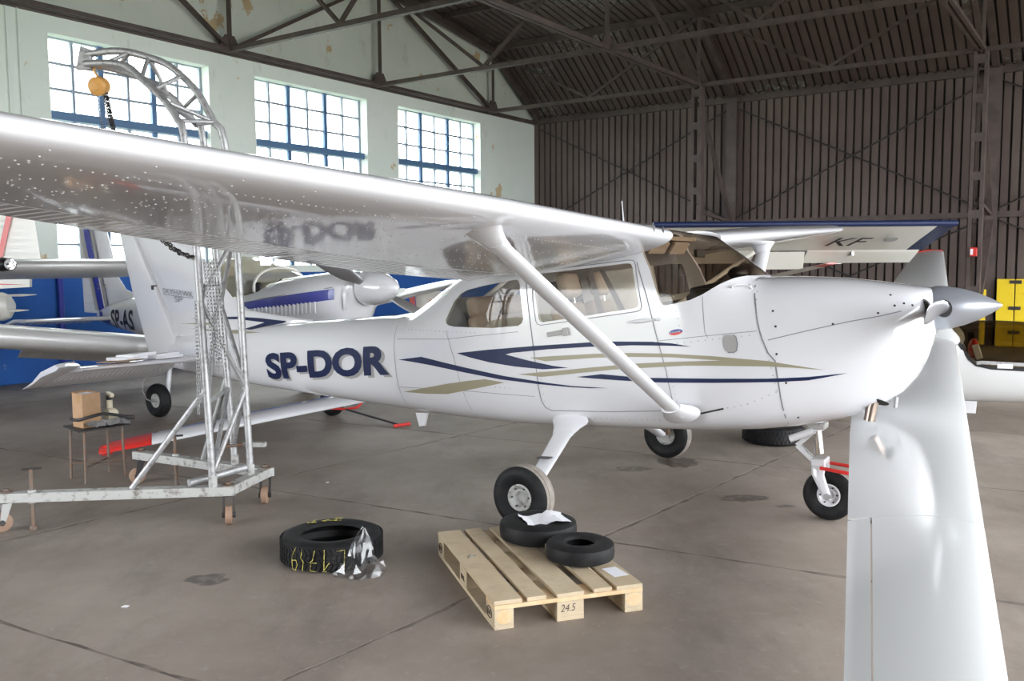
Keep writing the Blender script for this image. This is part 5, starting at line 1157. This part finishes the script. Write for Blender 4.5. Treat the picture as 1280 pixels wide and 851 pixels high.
tag(mb.build('black_chain', DARKST, HS), kind='stuff'); mb = MB()
for k in range(6):
    a = hk + Vector((.075 + .014 * k, .02 * (k % 3) - .02, 0)); chain(mb, [a - HO, a - HO + Vector((.02, 0, -.35)), a - HO + Vector((.03 + .01 * (k % 2), 0, -.66 - .06 * (k % 3)))], .010, .003)
tag(mb.build('hand_chain', CHAINM, HS), kind='stuff'); mb = MB()
for k in range(2): chain(mb, [Vector((-2.13, 5.99, 1.55)) - HO, Vector((-2.13 + .008 * k, 5.98, 1.2)) - HO, Vector((-2.135 + .02 * k, 5.98, .78 + .08 * k)) - HO], .010, .003)
tag(mb.build('hanging_chain', CHAINM, HS), kind='stuff')

# ------------------------------------------------------------------ stool with things on it
feet = [Vector((-3.74, 7.40, 0)), Vector((-3.52, 7.20, 0)), Vector((-3.515, 7.62, 0)), Vector((-3.32, 7.49, 0))]; SO = Vector((-3.52, 7.43, 0))
ST = empty('stool', SO, label='rusty steel work stool carrying a cardboard box, beside the gantry crane', cat='stool')
tops = [f * .94 + SO * .06 + Vector((0, 0, .435)) for f in feet]
for f, t_ in zip(feet, tops): MB().tube([f - SO, t_ - SO], .0115, 8).build('leg', RUSTY, ST, True)
for a, b in ((0, 3), (1, 2)): MB().tube([feet[a] * .7 + tops[a] * .3 - SO, feet[b] * .7 + tops[b] * .3 - SO], .009, 8).build('cross_bar', RUSTY, ST, True)
MB().prism([(p.x, p.y) for p in (Vector((-3.80, 7.42)), Vector((-3.53, 7.15)), Vector((-3.25, 7.47)), Vector((-3.51, 7.70)))], lambda p, k: Vector((p[0], p[1], (.435, .45)[k])) - SO).build('seat', DARKST, ST, bevel=.004)
BO = Vector((-3.575, 7.385, .45)); BX = empty('cardboard_box', BO, R(-38), label='open brown cardboard box standing upright on the rusty stool', cat='box')
mb = MB(); w, d, h = .17, .15, .285
for c, s in (((0, -d / 2, h / 2), (w, .004, h)), ((0, d / 2, h / 2), (w, .004, h)), ((-w / 2, 0, h / 2), (.004, d, h)), ((w / 2, 0, h / 2), (.004, d, h)), ((0, 0, .003), (w, d, .004))): mb.box(c, s)
mb.build('carton', CARD, BX)
# (the carton faces are turned so that one face looks at the camera)
MB().box((-w / 2 - .02, 0, h - .004), (.05, d, .004), Matrix.Rotation(R(-25), 3, 'Y')).build('flap', CARD, BX)
MB().box((.02, -d / 2 - .003, h - .04), (.05, .002, .07)).build('tape', mat('packing_tape', (.42, .25, .12), .3), BX); MB().box((0, 0, h - .02), (.13, .11, .03)).build('wrapping', PAPER, BX, bevel=.01)
JO = Vector((-3.425, 7.50, .45)); JC = empty('sprayer', JO, R(-38), label='cream plastic hand sprayer bottle standing behind the cardboard box', cat='bottle')
MB().loft([[(x * s, y * s * .8, z) for x, y in ((-.055, -.055), (.055, -.055), (.055, .055), (-.055, .055))] for z, s in ((0, 1.05), (.10, 1.0), (.125, .85), (.135, .5))]).build('bottle', CREAMP, JC, bevel=.012)
MB().lathe([(.026, .13), (.026, .20), (.02, .205)], 16, Matrix.Translation((-.02, 0, 0))).build('neck', CREAMP, JC, True); MB().lathe([(.022, .2), (.022, .235)], 14, Matrix.Translation((-.02, 0, 0))).build('collar', BLACKP, JC, True)
MB().box((-.005, 0, .25), (.09, .035, .035), Matrix.Rotation(R(8), 3, 'Y')).build('spray_head', CREAMP, JC, bevel=.008)
KO = Vector((-3.40, 7.32, .45)); HSO = empty('hose', KO, label='bent black rubber hose lying across the stool in front of the box', cat='hose')
MB().tube(smooth([c for c in (Vector((-.27, -.02, .075)), Vector((-.2, -.04, .07)), Vector((-.1, -.05, .095)), Vector((.0, .0, .115)), Vector((.1, .08, .085)), Vector((.15, .14, .06)))]), .013, 10).build('hose_body', BLACKP, HSO, True)
MB().tube([(.13, .12, .068), (.175, .165, .055)], .018, 10).build('hose_end', DARKST, HSO, True)
def crumple(name, nu, nv, sx, sy, amp, seed, f3, mt, parent):
    rnd = random.Random(seed); mb = MB(); g = [[mb.bm.verts.new(f3(i / nu - .5 + rnd.uniform(-.3, .3) / nu, j / nv - .5 + rnd.uniform(-.3, .3) / nv, rnd.uniform(-amp, amp))) for j in range(nv + 1)] for i in range(nu + 1)]
    for i in range(nu):
        for j in range(nv): mb.face([g[i][j], g[i + 1][j], g[i + 1][j + 1], g[i][j + 1]])
    bmesh.ops.triangulate(mb.bm, faces=mb.bm.faces[:]); return mb.build(name, mt, parent)
o = crumple('foil_bag', 16, 9, 1, 1, .012, 3, lambda u, v, n: Vector((-3.40, 7.36, .478)) + Vector((.75, .62, 0)) * (u * .34) + Vector((.62, -.75, 0)) * (v * .2) + Vector((0, 0, n + .028 * (1 - 4 * v * v) * (1 - 2 * u * u))), mat('crumpled_foil', (.50, .50, .52), .3, metal=.6), None); tag(o, 'crumpled silver foil bag lying on the stool under the black hose', 'bag')

# ------------------------------------------------------------------ papers on the tailplane
PO = MP @ Vector((-5.98, -1.05, 1.185)); PP = empty('paper_stack', PO, R(-32), label='loose stack of papers and a folder lying on the tailplane', cat='papers')
for k, (dx, dy, rz, sx_, sy_) in enumerate(((-.02, -.10, 8, .23, .33), (.0, -.03, -6, .21, .30), (.03, .05, 12, .21, .30), (.02, .36, -4, .21, .30), (.05, .30, 10, .21, .30))):
    MB().box((dx, dy, .012 + .022 * (k % 3)), (sx_, sy_, .03 if k else .006), Matrix.Rotation(R(rz), 3, 'Z') @ Matrix.Rotation(R(-4), 3, 'Y')).build('sheets' if k else 'folder', PAPER if k else CARD, PP)

# ------------------------------------------------------------------ pallet
def m_wood(k):
    c = k.mix(k.ramp(k.noise(3.0, 5, .6), .3, .7), (.47, .37, .245), (.58, .48, .34))
    c = k.mix(k.mul(k.ramp(k.noise(9, 6, .7, stretch=(1, 1, 4)), .5, .7), .5), c, (.37, .29, .20))
    return k.mix(k.mul(k.ramp(k.noise(5, 6, .75), .58, .72), .5), c, (.27, .235, .20))
WOOD = posmat('pallet_wood', m_wood, .75)
def m_wood2(k): return k.mix(k.ramp(k.noise(12, 5, .6), .35, .65), (.60, .40, .22), (.68, .52, .33))
WOODE = posmat('fresh_wood', m_wood2, .75)
PAO = Vector((-.095, 4.212, 0)); pyaw = math.atan2(4.472 - 4.212, .712 + .095)
PAL = empty('pallet', PAO, pyaw, label='pale wooden pallet lying on the floor with two black tires on it', cat='pallet')
xs5 = [(0, .145), (.172, .272), (.328, .473), (.528, .628), (.655, .80)]
for k, (a, b) in enumerate(xs5):
    y0 = random.uniform(-.004, .006); MB().box(((a + b) / 2, .6 + y0, .133), (b - a, 1.2, .021), Matrix.Rotation(random.uniform(-.003, .003), 3, 'Z')).build('top_board', WOOD, PAL, bevel=.002)
for y in (.0725, .6, 1.1275): MB().box((.4, y, .111), (.80, .145, .0215)).build('cross_board', WOODE if y < .1 else WOOD, PAL, bevel=.002)
for x, w in ((.05, .10), (.4, .145), (.75, .10)):
    for y in (.0725, .6, 1.1275): MB().box((x, y, .061), (w, .145, .078)).build('block', WOOD, PAL, bevel=.003)
    MB().box((x, .6, .011), (w, 1.2, .022)).build('bottom_board', WOOD, PAL, bevel=.002)
MB().lathe([(0, .0008), (.036, .0006), (.038, 0)], 20, Matrix.Translation((.05, 0, .062)) @ Matrix.Rotation(PI / 2, 4, 'X')).build('end_grain', WOODE, PAL); MB().lathe([(0, .0008), (.042, .0006), (.044, 0)], 20, Matrix.Translation((.75, 0, .066)) @ Matrix.Rotation(PI / 2, 4, 'X') @ Matrix.Diagonal((1, .8, 1, 1))).build('end_grain', WOODE, PAL)
INK = mat('faded_ink', (.10, .08, .07), .9); BURN = mat('branded_mark', (.07, .045, .03), .9)
text_obj('pencil_mark', '24.5', Matrix.Translation((.345, -.001, .048)) @ sx, INK, PAL, .0006, size=.055, shear=.2, sx=.85)
sxl = Matrix(((0, 0, -1, 0), (-1, 0, 0, 0), (0, 1, 0, 0), (0, 0, 0, 1)))      # facing -x, text running towards -y
for yc in (.085, 1.13):
    MB().tube([(-.0012, yc + .042 * math.cos(a), .064 + .028 * math.sin(a)) for a in [k * PI / 12 for k in range(24)]], .0024, 5, closed=True).build('brand_oval', BURN, PAL)
    text_obj('brand_letters', 'EUR', Matrix.Translation((-.001, yc + .031, .052)) @ sxl, BURN, PAL, .001, size=.034, sx=.9, bold=.001)
text_obj('brand_letters', 'EPAL', Matrix.Translation((-.001, .645, .048)) @ sxl, BURN, PAL, .001, size=.04, sx=.9, bold=.001)
o = MB().box((.735, .20, .1442), (.085, .14, .0008), Matrix.Rotation(.1, 3, 'Z')).build('label', PAPER, PAL)
MB().tube([(.055, .66, .146), (.07, .69, .153), (.085, .70, .148), (.10, .69, .146)], .004, 6).build('wire_staple', ALU, PAL)
# tires
def tire_mesh(R_, rin, w, tread=False):
    h = w; e = .0 if tread else .035; p = [(rin, .022), (rin + .01, .008), (rin + (R_ - rin) * .45, 0), (R_ * (.88 - e), .004 + e * .1), (R_ * (.955 - e * .6), h * .08 + e * .2), (R_ * (.985 - e * .3), h * .17), (R_ * (.998 - e * .1), h * .32), (R_ * 1.0, h * .5), (R_ * (.998 - e * .1), h * .68), (R_ * (.985 - e * .3), h * .83), (R_ * (.955 - e * .6), h * .92 - e * .2), (R_ * (.88 - e), h - .004 - e * .1), (rin + (R_ - rin) * .45, h), (rin + .012, h - .008), (rin, h - .024), (rin + .012, h - .03), (R_ * .90, h * .72), (R_ * .95, h * .5), (R_ * .90, h * .28), (rin + .012, .03), (rin, .012)]
    return MB().lathe(p, 56, None, cap=False)
PMx = Matrix.Translation(PAO) @ Matrix.Rotation(pyaw, 4, 'Z')
def tire(name, loc, R_, rin, w, label, rz=0, tread=False):
    t = empty(name, loc, rz, label, 'tire', 'loose tires'); tire_mesh(R_, rin, w, tread).build('carcass', RUBBER, t, True); return t
T1 = tire('tire', (.372, 4.838, .144), .192, .078, .112, 'smaller bald black tire at the front of the wooden pallet')
MB().tube([(-.19, -.03, .06), (-.193, .0, .085), (-.185, .02, .045), (-.19, .04, .07)], .004, 5).build('worn_patch', TREAD, T1)
T2 = tire('tire', (.150, 5.215, .144), .232, .092, .128, 'larger bald black tire on the wooden pallet with a torn paper inside')
o = crumple('paper_sheet', 9, 6, 1, 1, .004, 9, lambda u, v, n: Vector((.185, 5.185, .277)) + Vector((.95, .25, 0)) * (u * .27) + Vector((-.25, .95, 0)) * (v * .22) + Vector((0, 0, n + .012 * math.sin(u * 7))), PAPER, None); tag(o, 'torn white paper sheet lying on the larger tire of the pallet', 'paper')
T3 = tire('tire', (-1.11, 5.315, 0), .305, .185, .172, 'black tire with yellow chalk writing lying alone on the floor in front of the crane', tread=True)
mb = MB(); n = 64     # tread blocks
for k in range(n):
    for z0, z1, dz, da in ((.022, .055, .012, .03), (.06, .084, .006, -.02), (.088, .112, -.006, .02), (.117, .150, -.012, -.03)):
        a0 = 2 * PI * k / n; a1 = a0 + 2 * PI / n * .72; pts = []
        rr_ = .3035
        for a, z in ((a0 - da, z0), (a1 - da, z0), (a1 + da, z1), (a0 + da, z1)): pts.append((a, z))
        mb.prism(pts, lambda p, q: Vector(((rr_ + (0, .007)[q]) * math.cos(p[0]), (rr_ + (0, .007)[q]) * math.sin(p[0]), p[1])))
tag(mb.build('tread_blocks', RUBBER, T3), kind='stuff')
def chalk(strokes, f):
    for st in strokes: MB().tube([f(*p) for p in st], .0024, 5).build('chalk_mark', CHALK, T3)
az = lambda u: -PI / 2 + .09 + (u - .42) * 1.9      # along the tread facing the camera
def onside(u, v): return Vector((.314 * math.cos(az(u)), .314 * math.sin(az(u)), .172 * v))
chalk([[(.10, .88), (.055, .62), (.045, .42), (.05, .12), (.09, .10), (.115, .3), (.10, .45), (.05, .42)], [(.175, .85), (.16, .55), (.185, .40), (.175, .12)], [(.16, .55), (.19, .42)], [(.31, .85), (.285, .5), (.25, .42), (.33, .42)], [(.27, .42), (.26, .15), (.33, .12)], [(.405, .88), (.395, .12)], [(.385, .12), (.45, .42)], [(.395, .12), (.42, .14)], [(.60, .80), (.59, .12)], [(.52, .80), (.60, .82)]], onside)
def ontop(x, y): return Vector((x, y, .1745))
chalk([[(-.185, .155), (-.13, .165)], [(-.16, .16), (-.145, .215)], [(-.10, .195), (-.075, .19), (-.08, .21), (-.055, .21)], [(-.05, .20), (.02, .205)], [(-.015, .205), (-.02, .25)], [(-.04, .255), (.02, .25)]], ontop)
T4 = tire('tire', (2.60, 8.76, 0), .295, .18, .18, 'worn treaded black tire lying on the floor behind the nose wheel', tread=True)
mb = MB()
for k in range(48):
    for z0, z1, o_ in ((.03, .065, 0), (.072, .105, .5), (.112, .148, 0)):
        a0 = 2 * PI * (k + o_) / 48; a1 = a0 + 2 * PI / 48 * .7; mb.prism([(a0, z0), (a1, z0), (a1, z1), (a0, z1)], lambda p, q: Vector(((.294 + (0, .006)[q]) * math.cos(p[0]), (.294 + (0, .006)[q]) * math.sin(p[0]), p[1])))
tag(mb.build('tread_blocks', RUBBER, T4), kind='stuff')
# plastic film bag leaning on the chalked tire
FO = Vector((-.885, 5.02, 0)); rnd = random.Random(5); mb = MB(); rows = []
prof = [(0, .145, .10), (.03, .14, .085), (.07, .12, .065), (.11, .075, .05), (.15, .07, .045), (.19, .055, .035), (.23, .03, .02), (.265, .008, .008)]
for z, a, b in prof: rows.append([FO + Vector((a * math.cos(2 * PI * k / 22) * rnd.uniform(.8, 1.12) + z * .10 - .01, b * math.sin(2 * PI * k / 22) * rnd.uniform(.7, 1.15) + z * .12, max(.004, z + rnd.uniform(-.008, .008)))) for k in range(22)])
mb.loft(rows, cap=True); bmesh.ops.triangulate(mb.bm, faces=mb.bm.faces[:]); mb.bm.transform(Matrix.Translation(-FO)); o = mb.build('plastic_bag', FILM); o.location = FO; tag(o, 'crumpled clear plastic bag leaning against the chalk-marked tire', 'bag')
# litter on the floor
for k, (x, y, s, lb) in enumerate(((-2.05, 4.55, .035, 'tiny white paper scrap on the bare floor left of the chalk-marked tire'), (-1.53, 7.2, .025, 'tiny white paper scrap on the floor under the long white fuselage'), (-4.9, 9.9, .10, 'flat white paper scrap on the floor left of the rusty stool'), (-1.1, 6.1, .02, 'tiny white paper scrap on the floor behind the chalk-marked tire'), (3.6, 4.75, .03, 'tiny white paper scrap on the floor right of the foreground glider wing'))):
    o = MB().prism([(-.5, -.3), (.4, -.35), (.55, .2), (-.2, .4)], lambda p, q: Vector((x + p[0] * s, y + p[1] * s, (.0005, .004)[q]))).build('paper_scrap', PAPER); tag(o, lb, 'scrap', 'paper scraps on the floor')
